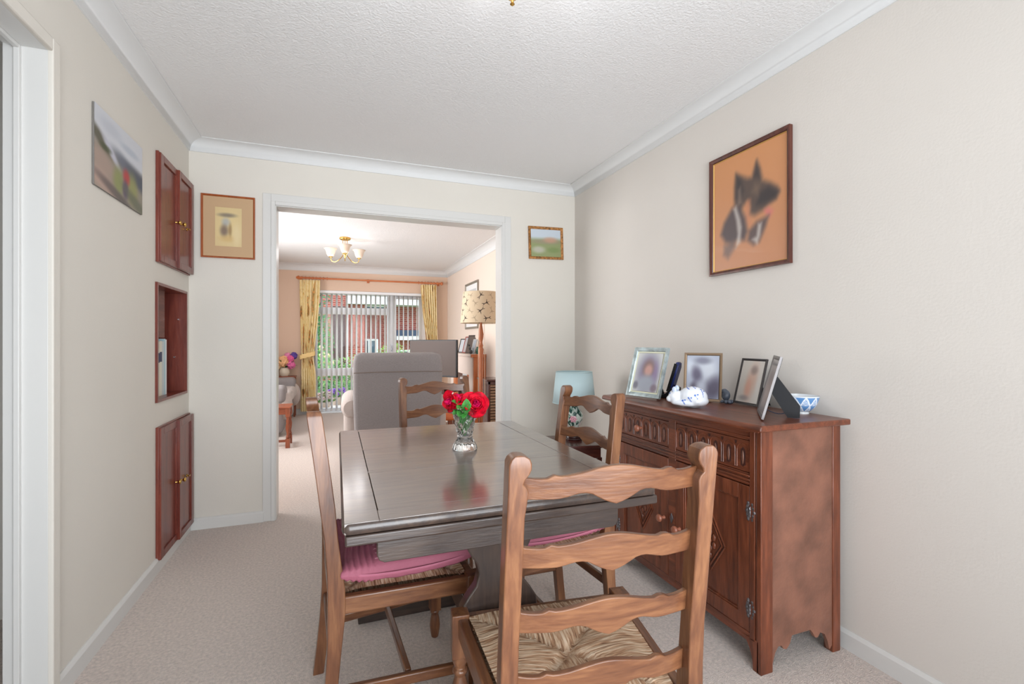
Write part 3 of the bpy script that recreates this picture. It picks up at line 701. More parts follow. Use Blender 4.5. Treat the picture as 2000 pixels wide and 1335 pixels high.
for side, (a, b) in enumerate(((yc0, ym-.022), (ym+.022, yc1))):
    x0 = SX0+.002; z0_, z1_ = .121, .631
    d = MB(); f_ = .052
    d.box(x0, x0+.02, a+.002, a+f_, z0_, z1_); d.box(x0, x0+.02, b-f_, b-.002, z0_, z1_)
    d.box(x0, x0+.02, a+f_, b-f_, z0_, z0_+f_); d.box(x0, x0+.02, a+f_, b-f_, z1_-f_, z1_)
    dr = d.build('door', WS('z'), t, bevel=.0015)
    MB().box(x0+.010, x0+.018, a+f_, b-f_, z0_+f_, z1_-f_).build('panel', WS('z'), dr, smooth=False)
    m = MB(); i0, i1, j0, j1 = a+f_, b-f_, z0_+f_, z1_-f_
    for (p, q, r, s_) in ((i0, i0+.006, j0, j1), (i1-.006, i1, j0, j1), (i0, i1, j0, j0+.006), (i0, i1, j1-.006, j1)): m.box(x0+.004, x0+.011, p, q, r, s_)
    m.build('panel_bead', WS('z'), dr, bevel=.002)
    cy, cz = (a+b)/2, .368; hy, hz = .074, .118
    m = MB()
    for k_, rr in ((1.0, .0038), (.80, .0038)):
        P_ = [(x0+.0095, cy, cz+hz*k_), (x0+.0095, cy+hy*k_, cz), (x0+.0095, cy, cz-hz*k_), (x0+.0095, cy-hy*k_, cz)]
        for q in range(4): m.tube([P_[q], P_[(q+1) % 4]], rr, 6)
    m.build('carved_lozenge', WS('z'), dr)
    m = MB()
    for k_ in (.90, .70):
        P_ = [(x0+.0099, cy, cz+hz*k_), (x0+.0099, cy+hy*k_, cz), (x0+.0099, cy, cz-hz*k_), (x0+.0099, cy-hy*k_, cz)]
        for q in range(4): m.tube([P_[q], P_[(q+1) % 4]], .0014, 5)
    m.build('lozenge_groove', CARVE, dr)
    m = MB()
    for q in range(6):
        an = q*pi/3; m.ball((x0+.008, cy+.021*sin(an), cz+.030*cos(an)), 1, (.005, .009, .014), 8, 6)
    m.ball((x0+.007, cy, cz), .008); m.ball((x0+.008, cy, cz+.058), 1, (.004, .006, .012), 8, 6); m.ball((x0+.008, cy, cz-.058), 1, (.004, .006, .012), 8, 6)
    m.build('carved_flower', WS('z'), dr)
    ky = b-.028 if side == 0 else a+.028
    k = knob(dr, (x0, ky, .365 if side else .350), 'x', plain('turned_pale_wood', (150, 92, 70), .35), .017); k.rotation_euler = (0, 0, pi)
    hy_ = a-.002 if side == 0 else b+.002
    for hz_ in (.545, .205):
        m = MB(); m.tube([(x0-.002, hy_, hz_-.018), (x0-.002, hy_, hz_+.018)], .004, 8)
        for s in (-1, 1):
            for q in (-1, -.5, 0, .5, 1): m.ball((x0+.0005, hy_+s*(.012+.003*cos(q*3)), hz_+q*.026), 1, (.004, .0065, .009), 8, 6)
            m.box(x0-.001, x0+.001, hy_+s*.002, hy_+s*.012, hz_-.012, hz_+.012)
        m.build('hinge', IRON, dr)
m = MB(); m.prism([(ym, .400), (ym+.011, .378), (ym, .356), (ym-.011, .378)], SX0-.001, SX0+.003, 'yz'); m.build('escutcheon', IRON, t, bevel=.001)

# ================================================================== ON THE SIDEBOARD
def photo_stand(label, p0, ang, w, h, fw, ft, lean, fmat, fn, prop=True, mount=None, mw=0, backmat=None, propw=.05, plate=False):
    """free-standing photo frame: p0 = bottom-left corner seen from its front; ang = direction of its width"""
    t = thing('photo_frame', label, 'photo frame', (p0[0], p0[1], SZ+.0005), ang, 'photo frames on the sideboard')
    Mx = Matrix.Translation((0, ft*sin(lean)*.0+ft*1.0, .002+ft*sin(lean))) @ Matrix.Rotation(-lean, 4, 'X')
    q = frame_mesh(w, h, fw, ft); q.v = [tuple(Mx @ Vector(v)) for v in q.v]; q.build('frame', fmat, t, ang=20)
    b = MB(); b.M = Mx; b.box(.003, w-.003, -.004, .0015, .003, h-.003); b.build('backboard', backmat or plain('black_card', (22, 22, 26), .7), t)
    if mount:
        q = frame_mesh(w-2*fw, h-2*fw, mw, .0062); q.v = [tuple(Mx @ Vector((x+fw, y, z+fw))) for x, y, z in q.v]; q.build('mount', mount, t, smooth=False)
    paint('photograph', w-2*(fw+mw), h-2*(fw+mw), fn, Mx @ Matrix.Translation((fw+mw, -.005, fw+mw)), t, res=.003)
    if prop:
        top = Mx @ Vector((w/2, .003, h*.72)); ft_ = Vector((w/2, top.y+h*.30, .001))
        b = MB(); pw = propw/2
        a_, c_ = top, ft_
        if plate: b.prism([(a_.y, a_.z), (a_.y-.022, a_.z-.055), (c_.y-.035, .012), (c_.y-.028, .0015), (c_.y+.010, .0015), (c_.y+.012, .045)], w/2-.002, w/2+.002, 'yz')
        else: b.add([(a_.x-pw*.6, a_.y, a_.z), (a_.x+pw*.6, a_.y, a_.z), (c_.x+pw, c_.y, c_.z), (c_.x-pw, c_.y, c_.z),
               (a_.x-pw*.6, a_.y+.003, a_.z), (a_.x+pw*.6, a_.y+.003, a_.z), (c_.x+pw, c_.y+.004, c_.z), (c_.x-pw, c_.y+.004, c_.z)],
              [(0,1,2,3),(4,5,6,7),(0,1,5,4),(1,2,6,5),(2,3,7,6),(3,0,4,7)])
        b.build('easel_strut', plain('black_card', (22, 22, 26), .7), t)
        b = MB(); e0 = Mx @ Vector((w/2, .002, .03)); e1 = Vector((w/2, ft_.y-.01, .03))
        b.tube([tuple(e0.lerp(e1, s)-Vector((0, 0, .018*sin(pi*s)))) for s in [i/8 for i in range(9)]], .0018, 5); b.build('ribbon', plain('black_ribbon', (40, 44, 60), .5), t)
    return t
ph1 = blobs((206, 208, 206), [(.5, .5, .42, .48, 0, (132, 126, 150), .95), (.78, .40, .12, .35, 0, (140, 120, 156), .7), (.5, .60, .22, .23, 0, (134, 108, 104), .95), (.52, .55, .15, .15, 0, (196, 152, 142), .95), (.5, .20, .36, .22, 0, (156, 162, 174), .95), (.10, .15, .1, .1, 0, (100, 98, 112), .8), (.85, .1, .12, .1, 0, (120, 104, 116), .8)], .5)
ph2 = blobs((178, 184, 200), [(.2, .75, .3, .15, 0, (206, 212, 222), .9), (.68, .68, .22, .24, 0, (214, 220, 230), .95), (.32, .55, .14, .20, .4, (96, 90, 112), .9), (.5, .88, .25, .08, 0, (120, 120, 138), .8), (.25, .25, .12, .12, 0, (88, 82, 100), .9), (.85, .25, .3, .22, .6, (84, 78, 100), .9), (.45, .2, .16, .2, 0, (200, 206, 220), .8)], .7)
ph3 = blobs((196, 190, 182), [(.55, .5, .22, .42, -.2, (196, 160, 142), .9), (.6, .78, .14, .10, 0, (120, 104, 98), .8), (.45, .35, .12, .2, 0, (204, 150, 128), .7), (.35, .1, .2, .06, 0, (130, 124, 124), .7)], .7)
ph4 = blobs((150, 146, 148), [(.5, .6, .3, .2, 0, (110, 104, 108), .8), (.5, .3, .3, .2, 0, (170, 160, 160), .8)], .7)
photo_stand('silver and turquoise mottled photo frame, first from the left on the sideboard', (1.383, 2.062), atan2(-.235, .045), .215, .250, .020, .014, R(16), plain('turquoise_silver_frame', (176, 190, 192), .35, .55, var=.16, vscale=28), ph1, mount=plain('ivory_mount', (226, 226, 200), .7), mw=.008)
photo_stand('bronze metal photo frame with a grey photo, behind the ceramic cat', (1.535, 1.815), atan2(-.8, .6), .168, .225, .013, .007, R(9), plain('bronze_frame', (150, 128, 106), .35, .7), ph2)
photo_stand('black photo frame turned half behind the tall silver edged one', (1.677, 1.655), atan2(-.16, -.02), .150, .205, .010, .008, R(14), plain('black_frame', (52, 48, 48), .4), ph3)
photo_stand('grey photo frame seen edge on with black strut, nearest the sideboard front corner', (1.400+.70*.235, 1.255+.714*.235), atan2(-.714, -.70), .235, .228, .014, .008, R(15), plain('brushed_grey_frame', (128, 124, 124), .35, .5), ph4, plate=True)
# cordless phone
t = thing('cordless_phone', 'black and blue cordless phone standing in its cradle between two photo frames', 'phone', (1.553, 1.937, SZ), R(-62))
NAVY = plain('navy_plastic', (34, 44, 96), .25)
m = MB(); m.prism([(-.04, 0), (.05, 0), (.05, .055), (.03, .060), (-.01, .022), (-.04, .016)], -.03, .03, 'xz'); m.build('cradle', BLACK, t, bevel=.004)
hs = MB(); hs.M = Matrix.Translation((.004, 0, .022)) @ Matrix.Rotation(R(17), 4, 'Y')
hs.loft([[(-d_, -w_, z) , (d_, -w_, z), (d_, w_, z), (-d_, w_, z)] for z, d_, w_ in ((0, .008, .018), (.03, .011, .022), (.09, .011, .023), (.14, .011, .023), (.160, .008, .018), (.165, .004, .012))]); h_ = hs.build('handset', NAVY, t, bevel=.004, seg=3)
b = MB(); b.M = hs.M; b.box(-.0125, -.0105, -.017, .017, .112, .142); b.build('screen', plain('grey_lcd', (130, 140, 130), .2), h_)
b = MB(); b.M = hs.M
for i in range(4):
    for j in range(3): b.box(-.0130, -.0105, -.015+.011*j, -.007+.011*j, .03+.018*i, .042+.018*i)
b.build('keypad', plain('grey_keys', (120, 124, 130), .4), h_, bevel=.001)
b = MB(); b.M = hs.M; b.box(-.012, .003, -.0245, -.0235, .01, .155); b.build('side_trim', CHROME, h_)

def remesh_blob(name, parts, voxel, colfn, mat, parent=None, loc=None):
    mb = MB()
    for c, r, sc, M in parts:
        mb.M = M; mb.ball(c, r, sc, 20, 14)
    o = mb.build(name+'_tmp', mat)
    md = o.modifiers.new('r', 'REMESH'); md.mode = 'VOXEL'; md.voxel_size = voxel; md.use_smooth_shade = True
    md = o.modifiers.new('s', 'SMOOTH'); md.iterations = 6; md.factor = .6
    dg = bpy.context.evaluated_depsgraph_get(); ev = o.evaluated_get(dg); me = bpy.data.meshes.new_from_object(ev, depsgraph=dg)
    bpy.data.objects.remove(o); me.name = name
    for p in me.polygons: p.use_smooth = True
    at = me.color_attributes.new('paint', 'FLOAT_COLOR', 'POINT')
    for i, v in enumerate(me.vertices): at.data[i].color = rgb(*colfn(v.co))
    me.materials.clear(); me.materials.append(mat)
    q = bpy.data.objects.new(name, me); COL.objects.link(q)
    if parent: q.parent = parent
    return q
CER = colattr('glazed_ceramic', .12, coat=.6)
I = Matrix.Identity(4)
random.seed(11)
sprigs = [(random.uniform(-.07, .06), random.uniform(-.045, .045), random.uniform(.01, .06), random.uniform(0, pi)) for _ in range(15)]
def catcol(p):
    base = (226, 230, 236)
    # blue sprigs: short curved strokes on the body
    if p.x > -.045:
        for k, (hx, hy_) in enumerate([(-.02, -.03), (.005, -.045), (.03, -.035), (.05, -.02), (-.005, -.02), (.02, -.015), (.045, .01), (0, .01), (-.03, .015), (.03, .03), (.0, .04)]):
            q = Vector((hx, hy_)); zc = .020+.012*(k % 3) if hy_ < -.025 else .045
            # stroke in (x, z) when on the flank, (x, y) on the top
            dx = p.x-hx; dz = (p.z-zc) if hy_ < -.025 else (p.y-hy_)
            if hy_ < -.025 and p.y > 0: continue
            if hy_ >= -.025 and p.z < .035: continue
            st = abs(dx+dz*.7)+.0*dz
            if abs(dz) < .009 and st < .0022: return (40, 96, 190)
            if (dx+.004)**2+(dz-.006)**2 < .000014 or (dx-.006)**2+(dz-.008)**2 < .00001: return (48, 104, 196)
    else:
        if p.z > .062: return mix(base, (120, 150, 214), .35)
        if abs(p.z-.052) < .003 and abs(p.y+.008) < .018: return (70, 120, 200)
        if abs(p.y-.012) < .0022 and abs(p.z-.030) < .002: return (50, 70, 140)
    return base
t = thing('ceramic_cat', 'white ceramic curled cat ornament with blue sprig pattern', 'ornament', (1.408, 1.622, SZ+.0065), R(-48))
parts = [((.012, 0, .038), 1, (.060, .046, .046), I), ((.030, 0, .024), 1, (.046, .048, .026), I), ((-.010, -.030, .014), 1, (.050, .018, .014), I),
         ((-.058, -.008, .038), 1, (.028, .029, .031), I), ((-.080, -.014, .028), 1, (.014, .016, .014), I),
         ((-.058, -.030, .068), 1, (.011, .007, .016), I), ((-.054, .012, .070), 1, (.011, .007, .016), I), ((-.045, -.01, .014), 1, (.03, .03, .013), I)]
o = remesh_blob('body', parts, .0028, catcol, CER, t)
# owl ornament
t = thing('owl_ornament', 'small dark grey stone bird ornament on a rocky base', 'ornament', (1.660, 1.678, SZ), R(-60))
SL = plain('slate_stone', (74, 80, 92), .35, bump=.3, bscale=90, var=.2, vscale=60)
def oc(p): return mix((58, 64, 76), (98, 106, 118), .5+.5*mnoise.noise(p*90))
remesh_blob('bird', [((0, 0, .036), 1, (.019, .017, .025), I), ((-.006, 0, .052), 1, (.015, .014, .014), I), ((-.019, 0, .051), 1, (.006, .004, .005), I)], .0025, oc, colattr('polished_stone', .3), t)
m = MB(); random.seed(5)
for i in range(7): m.ball((random.uniform(-.022, .022), random.uniform(-.012, .012), .008), 1, (random.uniform(.009, .016), random.uniform(.008, .012), random.uniform(.007, .010)), 8, 6)
m.build('rock_base', SL, t)
m = MB()
for s in (-1, 1): m.ball((-.016, s*.008, .055), .0028, n=8, m=6)
m.build('eyes', plain('pale_eye', (150, 150, 150), .3), t)
# bowl
def bowlcol(a, r):
    k = (a*10) % 1; q = r
    base = (92, 138, 190)
    if r > .93 or r < .07: return (226, 232, 238)
    row = 0 if q > .5 else 1
    kk = (k+(.5 if row else 0)) % 1; h = (q-.5)/.43 if row == 0 else (q-.07)/.43
    edge = abs(abs(kk-.5)*2-(1-h))
    if edge < .13: return (226, 232, 240)
    if abs(kk-.5)*2 < (1-h):
        if (int(kk*20)+int(h*6)) % 2 == 0: return (222, 230, 240)
    return base
t = thing('china_bowl', 'small blue and white patterned china bowl behind the strut of the frame', 'bowl', (1.700, 1.338, SZ))
prof = [(.026, .008), (.036, .014), (.047, .026), (.055, .042), (.060, .058), (.0625, .070)]
def bp_(v):
    k = v*(len(prof)-1); i = min(int(k), len(prof)-2); f = k-i; return (prof[i][0]*(1-f)+prof[i+1][0]*f, prof[i][1]*(1-f)+prof[i+1][1]*f)
nu, nv = 240, 40; mb = MB(); mb.grid(nu, nv, lambda u, v: (bp_(v)[0]*cos(2*pi*u), bp_(v)[0]*sin(2*pi*u), bp_(v)[1]), wrap=True)
cols = [rgb(*bowlcol(i/nu, j/(nv-1))) for j in range(nv) for i in range(nu)]
mb.build('bowl_wall', CER, t, cols=cols)
m = MB(); m.lathe([(.026, 0), (.027, .003), (.025, .009), (.010, .011), (.033, .015), (.045, .028), (.053, .044), (.058, .058), (.0610, .0702), (.0627, .0702)], n=48, caps=False); m.build('lining', plain('white_china', (228, 232, 236), .15), t)

# ================================================================== CORNER TABLE AND TABLE LAMP
DM = lambda a: wood('dark_mahogany', (52, 22, 18), (72, 32, 26), (94, 46, 36), a, .25, coat=.4)
t = thing('side_table', 'small dark red-brown side table in the corner under the lamp', 'table', (1.435, 2.745, 0), R(-12))
MB().box(-.17, .17, -.17, .17, .482, .500).build('top', DM('x'), t, bevel=.004)
MB().box(-.145, .145, -.145, .145, .415, .482).build('frieze', DM('x'), t, bevel=.002)
for i in (-1, 1):
    for j in (-1, 1): MB().loft([[(i*.135-a, j*.135-a, z), (i*.135+a, j*.135-a, z), (i*.135+a, j*.135+a, z), (i*.135-a, j*.135+a, z)] for z, a in ((0, .011), (.42, .016))]).build('leg', DM('z'), t, bevel=.002)
MB().box(-.14, .14, -.14, .14, .15, .165).build('shelf', DM('x'), t, bevel=.003)
t = thing('table_lamp', 'table lamp with pale blue shade and green flowered china base in the corner', 'lamp', (1.462, 2.770, .500))
MB().lathe([(.052, 0), (.054, .006), (.050, .012), (.054, .018), (.052, .024), (.040, .030)], n=28).build('plinth', plain('dark_turned_wood', (50, 22, 20), .25), t)
lp_ = [(.034, .028), (.036, .040), (.030, .060), (.028, .075), (.040, .100), (.056, .130), (.060, .155), (.052, .180), (.036, .200), (.028, .215), (.027, .240), (.030, .250)]
def lpf(v):
    k = v*(len(lp_)-1); i = min(int(k), len(lp_)-2); f = k-i; f = f; return (lp_[i][0]*(1-f)+lp_[i+1][0]*f, lp_[i][1]*(1-f)+lp_[i+1][1]*f)
def lampcol(a, z):
    x = a*.34; p = Vector((cos(a*2*pi)*.06, sin(a*2*pi)*.06, z))*38
    n = mnoise.noise(p); n2 = mnoise.noise(p*1.9+Vector((5, 1, 2)))
    c = (44, 78, 70) if n > -.05 else (206, 214, 206)
    if n2 > .28: c = (150, 176, 160)
    for fa, fz in ((.66, .140), (.16, .140), (.9, .10), (.42, .11)):
        da = min(abs(a-fa), 1-abs(a-fa))*.36; d = sqrt(da*da+(z-fz)**2)
        th = atan2(z-fz, da)
        if d < .022*(1+.18*cos(th*7)): c = mix((236, 196, 204), (206, 120, 140), .5+.5*sin(d*600))
    return c
nu, nv = 140, 90; mb = MB(); mb.grid(nu, nv, lambda u, v: (lpf(v)[0]*cos(2*pi*u), lpf(v)[0]*sin(2*pi*u), lpf(v)[1]), wrap=True)
mb.build('china_body', CER, t, cols=[rgb(*lampcol(i/nu, lpf(j/(nv-1))[1])) for j in range(nv) for i in range(nu)])
MB().lathe([(.012, .245), (.012, .30), (.009, .30), (.009, .32)], n=12).build('lamp_holder', BRASS, t)
SHB = plain('pale_blue_fabric', (186, 208, 212), .8, bump=.1, bscale=300)
MB().lathe([(.139, .242), (.118, .442)], n=48, caps=False).build('lampshade', SHB, t, solid=.002)
m = MB(); m.tube([(.118*cos(a), .118*sin(a), .442) for a in [2*pi*k/40 for k in range(41)]], .003, 6); m.tube([(.139*cos(a), .139*sin(a), .242) for a in [2*pi*k/40 for k in range(41)]], .003, 6); m.build('shade_rim', plain('shade_trim', (176, 196, 198), .7), t)
MB().tube([(.05, 0, .006), (.07, -.03, .004), (.09, -.02, .004), (.10, .03, .004)], .003, 6).build('flex', BLACK, t)

# ================================================================== VASE OF ROSES
VX, VY = .432, 1.650
t = thing('glass_vase', 'cut glass vase of red roses standing on the dining table', 'vase', (VX, VY, zt))
gm = plain('crystal_glass', (250, 252, 252), .02, trans=1, ior=1.5)
m = MB(); n = 192
outer = [(.0, .0), (.036, .0), (.038, .003), (.036, .012), (.030, .024), (.0235, .034), (.0235, .045), (.0245, .050)]+[(.0245+.0155*((h_-.05)/.068)**1.1, h_) for h_ in [.055+.0035*q for q in range(18)]]+[(.041, .120), (.0430, .126)]
inner = [(.040, .126), (.037, .118), (.031, .100), (.026, .080), (.021, .060), (.017, .045), (.010, .040), (.0, .039)]
rings = []
for k, (r, h) in enumerate(outer+inner):
    ring = []
    for j in range(n):
        a = 2*pi*j/n; rr = r
        if k < len(outer) and r > .02:
            if h < .03: rr = r*(1+.010*cos(16*a))
            elif h > .05 and h < .115: rr = r+.0030*min(1, 2.2*abs(((8*a/(2*pi)+h*26) % 1)-.5))+.0030*min(1, 2.2*abs(((8*a/(2*pi)-h*26) % 1)-.5))-.0045
            elif h >= .12: rr = r*(1+.02*cos(16*a))
        ring.append((max(rr, .0004)*cos(a), max(rr, .0004)*sin(a), h))
    rings.append([(x*1.17, y*1.17, z*1.17) for x, y, z in ring])
m.loft(rings); m.build('vase_body', gm, t, ang=14)
PET = plain('rose_red_petal', (190, 4, 36), .6, spec=.25, var=.22, vscale=60)
PETM = plain('rose_magenta_heart', (206, 10, 84), .6, spec=.25)
LEAF = plain('rose_leaf', (60, 128, 54), .45, var=.25, vscale=60)
STEM = plain('rose_stem', (96, 140, 84), .5)
def rose(label, loc, tilt, R0, seed, n=26, openness=1.0):
    random.seed(seed); t = thing('rose', label, 'flower', (VX, VY, zt), 0, 'red roses in the glass vase')
    hd = Vector(loc)-Vector((VX, VY, zt)); Mx = Matrix.Translation(hd) @ Vector(tilt).normalized().to_track_quat('Z', 'Y').to_matrix().to_4x4()
    for part_, rngs, mat in (('petals', range(0, n-9), PET), ('flower_heart', range(n-9, n), PETM)):
        m = MB()
        for k in rngs:
            f = k/(n-1.)                       # 0 outer .. 1 heart
            r = R0*(1-.80*f); an = k*2.39996+random.uniform(-.2, .2); op = (1-f)*1.05*openness+.08
            hgt = R0*(.62+.15*f); wd = r*1.25+.004
            m.M = Mx @ Matrix.Rotation(an, 4, 'Z')
            k1 = random.uniform(.8, 1.2); k2 = random.uniform(.86, 1.16); ru = random.uniform(0, 6)
            def fn(u, v):
                x = (u-.5)*2; wv = sin(min(1, v*1.18+.08)*pi*.62)**.8*(1-.12*v)
                ph = x*wv*min(1.2, wd/max(r, .001)*.72)
                rad = r*.18+(r*.86)*(v**(1.3-.5*op))*(op*.9+.1*(1-f)) + r*.25*sin(v*pi)
                z = hgt*v*(1-.50*op*v)*k1+(.004*sin(x*5+ru)*v*v)
                curl = -.010*max(0, v-.75)*4*op*(1-abs(x)*.3); point = -.006*(x*x)*v
                rad *= k2*(1-.26*x*x*v*v*op); z -= .20*R0*x*x*v*v*op
                return ((rad)*cos(ph), rad*sin(ph), z+curl+point)
            m.grid(9, 8, fn)
        m.build(part_, mat, t, ang=80, solid=.0009)
    m = MB(); a_ = Mx @ Vector((0, 0, 0)); m.tube([tuple(a_), tuple(a_*.85+Vector((0, 0, -.012))), (hd.x*.25, hd.y*.25, .085), (-hd.x*.12, -hd.y*.12, .046)], .0026, 8); m.M = Mx; m.ball((0, 0, .002), .008, (1, 1, .9), 10, 6); m.build('stem', STEM, t)
    return t
def atr(r, z, fwd=0):   # r metres to the right of the vase as the room is looked into, fwd towards the near side
    return (VX+.937*r-.349*fwd, VY-.349*r-.937*fwd, zt+z)
rose('large open red rose facing the camera, right side of the glass vase', atr(.038, .156, .0), (-.15, -1, .50), .053, 2, 27, .88)
rose('red rose facing left, lowest of the roses at the left of the vase', atr(-.048, .168, .0), (-1, -.45, .10), .040, 4, 22, .9)
rose('half open red rose at the top left of the vase', atr(-.022, .172, .0), (-.35, -.5, 1), .040, 5, 22, .8)
rose('small red rose hidden between the two larger ones in the vase', atr(.004, .170, -.02), (.2, .2, 1), .032, 8, 18, .7)
t = thing('rose_foliage', 'green rose leaves tucked between the flowers in the vase', 'leaves', (VX, VY, zt+.020))
def leaf(m, p, d, up, L, Wd):
    d = Vector(d).normalized(); s = d.cross(Vector(up)).normalized(); u_ = s.cross(d)
    def fn(u, v):
        x = (u-.5)*2; w = Wd*sin(min(1, v*.96+.04)*pi)**.75*(1+.05*sin(v*40))
        q = Vector(p)+d*(v*L)+s*(x*w)+u_*(abs(x)*w*.35-.25*L*v*v); return tuple(q)
    m.grid(7, 12, fn)
random.seed(9)
for k, (p, d, up, L_, w_) in enumerate([((-.012, -.02, .128), (-.6, -.8, .35), (.2, -.4, 1), .045, .016), ((-.005, -.03, .122), (-.25, -1, .1), (0, -.2, 1), .040, .016), ((-.012, -.028, .118), (-.3, -1, -.3), (0, -.6, 1), .038, .015), ((-.02, -.01, .138), (-.7, -.4, .6), (.3, -.6, 1), .040, .014),
      ((.0, -.02, .12), (-.1, -.5, .9), (-.2, -1, .2), .045, .017), ((.01, -.01, .12), (.2, .1, -1), (0, -1, 0), .060, .012), ((-.01, 0, .115), (-.1, -.1, -1), (0, -1, 0), .055, .010), ((-.015, -.028, .120), (-.5, -.8, -.1), (0, -.4, 1), .042, .016), ((-.024, -.022, .120), (-.9, -.5, -.1), (0, -.5, 1), .032, .013)]):
    m = MB(); leaf(m, p, d, up, L_, w_); m.build('leaf', LEAF, t, ang=80, solid=.0006)
m = MB()
for k in range(5): a = k*1.3; m.tube([(.010*cos(a), .010*sin(a), .048), (.018*cos(a+.6), .018*sin(a+.6), .09), (.012*cos(a+1), .012*sin(a+1), .125)], .0016, 6)
m.build('stalks', STEM, t)

# ================================================================== CEILING LIGHTS
FG = plain('frosted_glass', (240, 222, 204), .5, trans=.25, spec=.4)
def ceiling_light(label, loc, rz, dz=0, rr=1):
    t = thing('ceiling_light', label, 'ceiling light', loc, rz, 'brass three arm ceiling lights')
    MB().lathe([(.0, 0), (.062, 0), (.064, -.010), (.060, -.022), (.048, -.028), (.0, -.028)], n=36).build('canopy', BRASS, t)
    m = MB()
    for k in range(3): a = 2*pi*k/3; m.tube([(.028*cos(a), .028*sin(a), -.024), (.026*cos(a), .026*sin(a), -.19)], .004, 8)
    m.lathe([(.0, -.15), (.030, -.152), (.032, -.165), (.014, -.185), (.010, -.215), (.014, -.226), (.005, -.231), (.004, -.240), (.007, -.244), (.0, -.250)] if dz else [(.0, -.17), (.030, -.172), (.032, -.185), (.014, -.205), (.010, -.225), (.014, -.238), (.005, -.245), (.004, -.262), (.007, -.268), (.0, -.278)], n=20)
    m.build('stem', BRASS, t)
    for k in range(3):
        a = 2*pi*k/3; c, s = cos(a), sin(a)
        P_ = [(.012, -.190), (.05, -.235), (.09, -.268), (.130, -.282), (.165, -.272), (.182, -.245), (.184, -.225)]
        if dz: P_ = [(.012, -.15), (.05, -.14), (.09, -.14), (.130, -.145), (.165, -.14), (.182, -.13), (.184, -.225+dz)]
        o = MB().tube([(r*c, r*s, z) for r, z in P_], .0045, 8).lathe([(.010, -.228+dz), (.022, -.224+dz), (.022, -.214+dz), (.012, -.208+dz)], (.184*c, .184*s, 0), 16).build('arm', BRASS, t)
        sh = MB().lathe([(r_*(.8 if dz else 1), z_+dz) for r_, z_ in ((.016, -.216), (.032, -.208), (.044, -.185), (.050, -.160), (.060, -.135), (.076, -.118))], (.184*c, .184*s, 0), 28, caps=False, flute=.0).build('glass_shade', FG, t, solid=.003)
        MB().ball((.184*c, .184*s, -.172+dz), .020, (1, 1, 1.3), 12, 8).build('bulb', plain('lit_bulb', (255, 236, 210), .4, emit=1.5), sh)
    return t
cl = ceiling_light('brass ceiling light with three frosted glass shades in the living room', (.095, 5.88, ZC), R(-91))
c5 = ceiling_light('brass ceiling light above the dining table, only its finial in view', (.478, 1.285, ZC), R(10), .095)
def bulbs(o, e, z=-.12):
    for k in range(3):
        a = o.rotation_euler.z+2*pi*k/3
        light('bulb_light', 'POINT', (o.location.x+.184*cos(a), o.location.y+.184*sin(a), o.location.z+z), e, (.97, .97, 1), size=.05)
bulbs(cl, 3.0, -.215); bulbs(c5, 1.2, -.20)

# ================================================================== LIVING ROOM
# curtain pole
PY = YW-.11
t = thing('curtain_pole', 'orange wooden curtain pole with ball finials above the garden window', 'curtain pole', (0, PY, 2.135))
MB().tube([(-.53, 0, 0), (1.66, 0, 0)], .014, 14).build('pole', WO('x'), t)
for x in (-.555, 1.685): MB().lathe([(.014, -.028), (.020, -.024), (.014, -.018), (.026, -.008), (.032, .004), (.026, .018), (.012, .027)], (x, 0, 0), 16, 'x').build('finial', WO('x'), t)
for x in [-.50+.052*k for k in range(8)]+[1.30+.052*k for k in range(7)]:
    m = MB(); m.tube([(x, .022*cos(a), .022*sin(a)) for a in [2*pi*k/16 for k in range(17)]], .005, 6); m.build('ring', WO('x'), t)
for x in (-.52, .49, 1.65): MB().box(x-.012, x+.012, 0, .108, -.012, .012).box(x-.02, x+.02, .098, .109, -.03, .03).build('bracket', WO('y'), t, bevel=.003)
def curtcol(u, z):
    n = mnoise.noise(Vector((u*9, z*4.2, 1))); n2 = mnoise.noise(Vector((u*22, z*9, 4))); n3 = mnoise.noise(Vector((u*40, z*30, 9)))
    c = (238, 208, 138)
    c = (253, 236, 190)
    if n2 > .30 and n > .0: c = (226, 190, 122)
    if n > .38: c = (230, 160, 96) if n3 > 0 else (150, 130, 80)
    elif n3 > .33: c = (242, 214, 150)
    return c
def curtain(label, xa, xb, ya, tie, xt0, xt1, xb0, xb1, zb):
    t = thing('curtain', label, 'curtain', (0, 0, 0), 0, 'yellow patterned tied back curtains')
    zt_ = 2.105; nu, nv = 150, 110; mb = MB()
    def ends(z):
        if z > tie:
            f = (zt_-z)/(zt_-tie); e = f**1.6
            return xa+(xt0-xa)*e, xb+(xt1-xb)*e
        f = smooth01((tie-z)/.35); return xt0+(xb0-xt0)*f, xt1+(xb1-xt1)*f
    def fn(u, v):
        z = zt_+(zb-zt_)*v; x0, x1 = ends(z); amp = .024 if z > tie else .022
        if abs(z-tie) < .1: amp *= .5+5*abs(z-tie)
        x = x0+(x1-x0)*(u+.012*sin(u*50+z*2)); return (x, ya+amp*sin(u*2*pi*7+.6*sin(z*3))+.004*sin(u*90), z)
    mb.grid(nu, nv, fn); cols = [rgb(*curtcol(i/(nu-1)*.9+(.5 if xa > 0 else 0), fn(i/(nu-1), j/(nv-1))[2])) for j in range(nv) for i in range(nu)]
    mb.build('drape', colattr('printed_cotton', .85), t, cols=cols, ang=80)
    m = MB(); cx = (xt0+xt1)/2; w = (xt1-xt0)/2+.02
    m.grid(40, 6, lambda u, v: (cx+w*cos(2*pi*u), ya+.05*sin(2*pi*u), tie-.035+.07*v+.03*cos(2*pi*u)*(1 if xa < 0 else -1)+.006*sin(u*60)), wrap=True)
    m.build('tieback', plain('yellow_tieback', (240, 208, 144), .85), t, solid=.008)
    return t
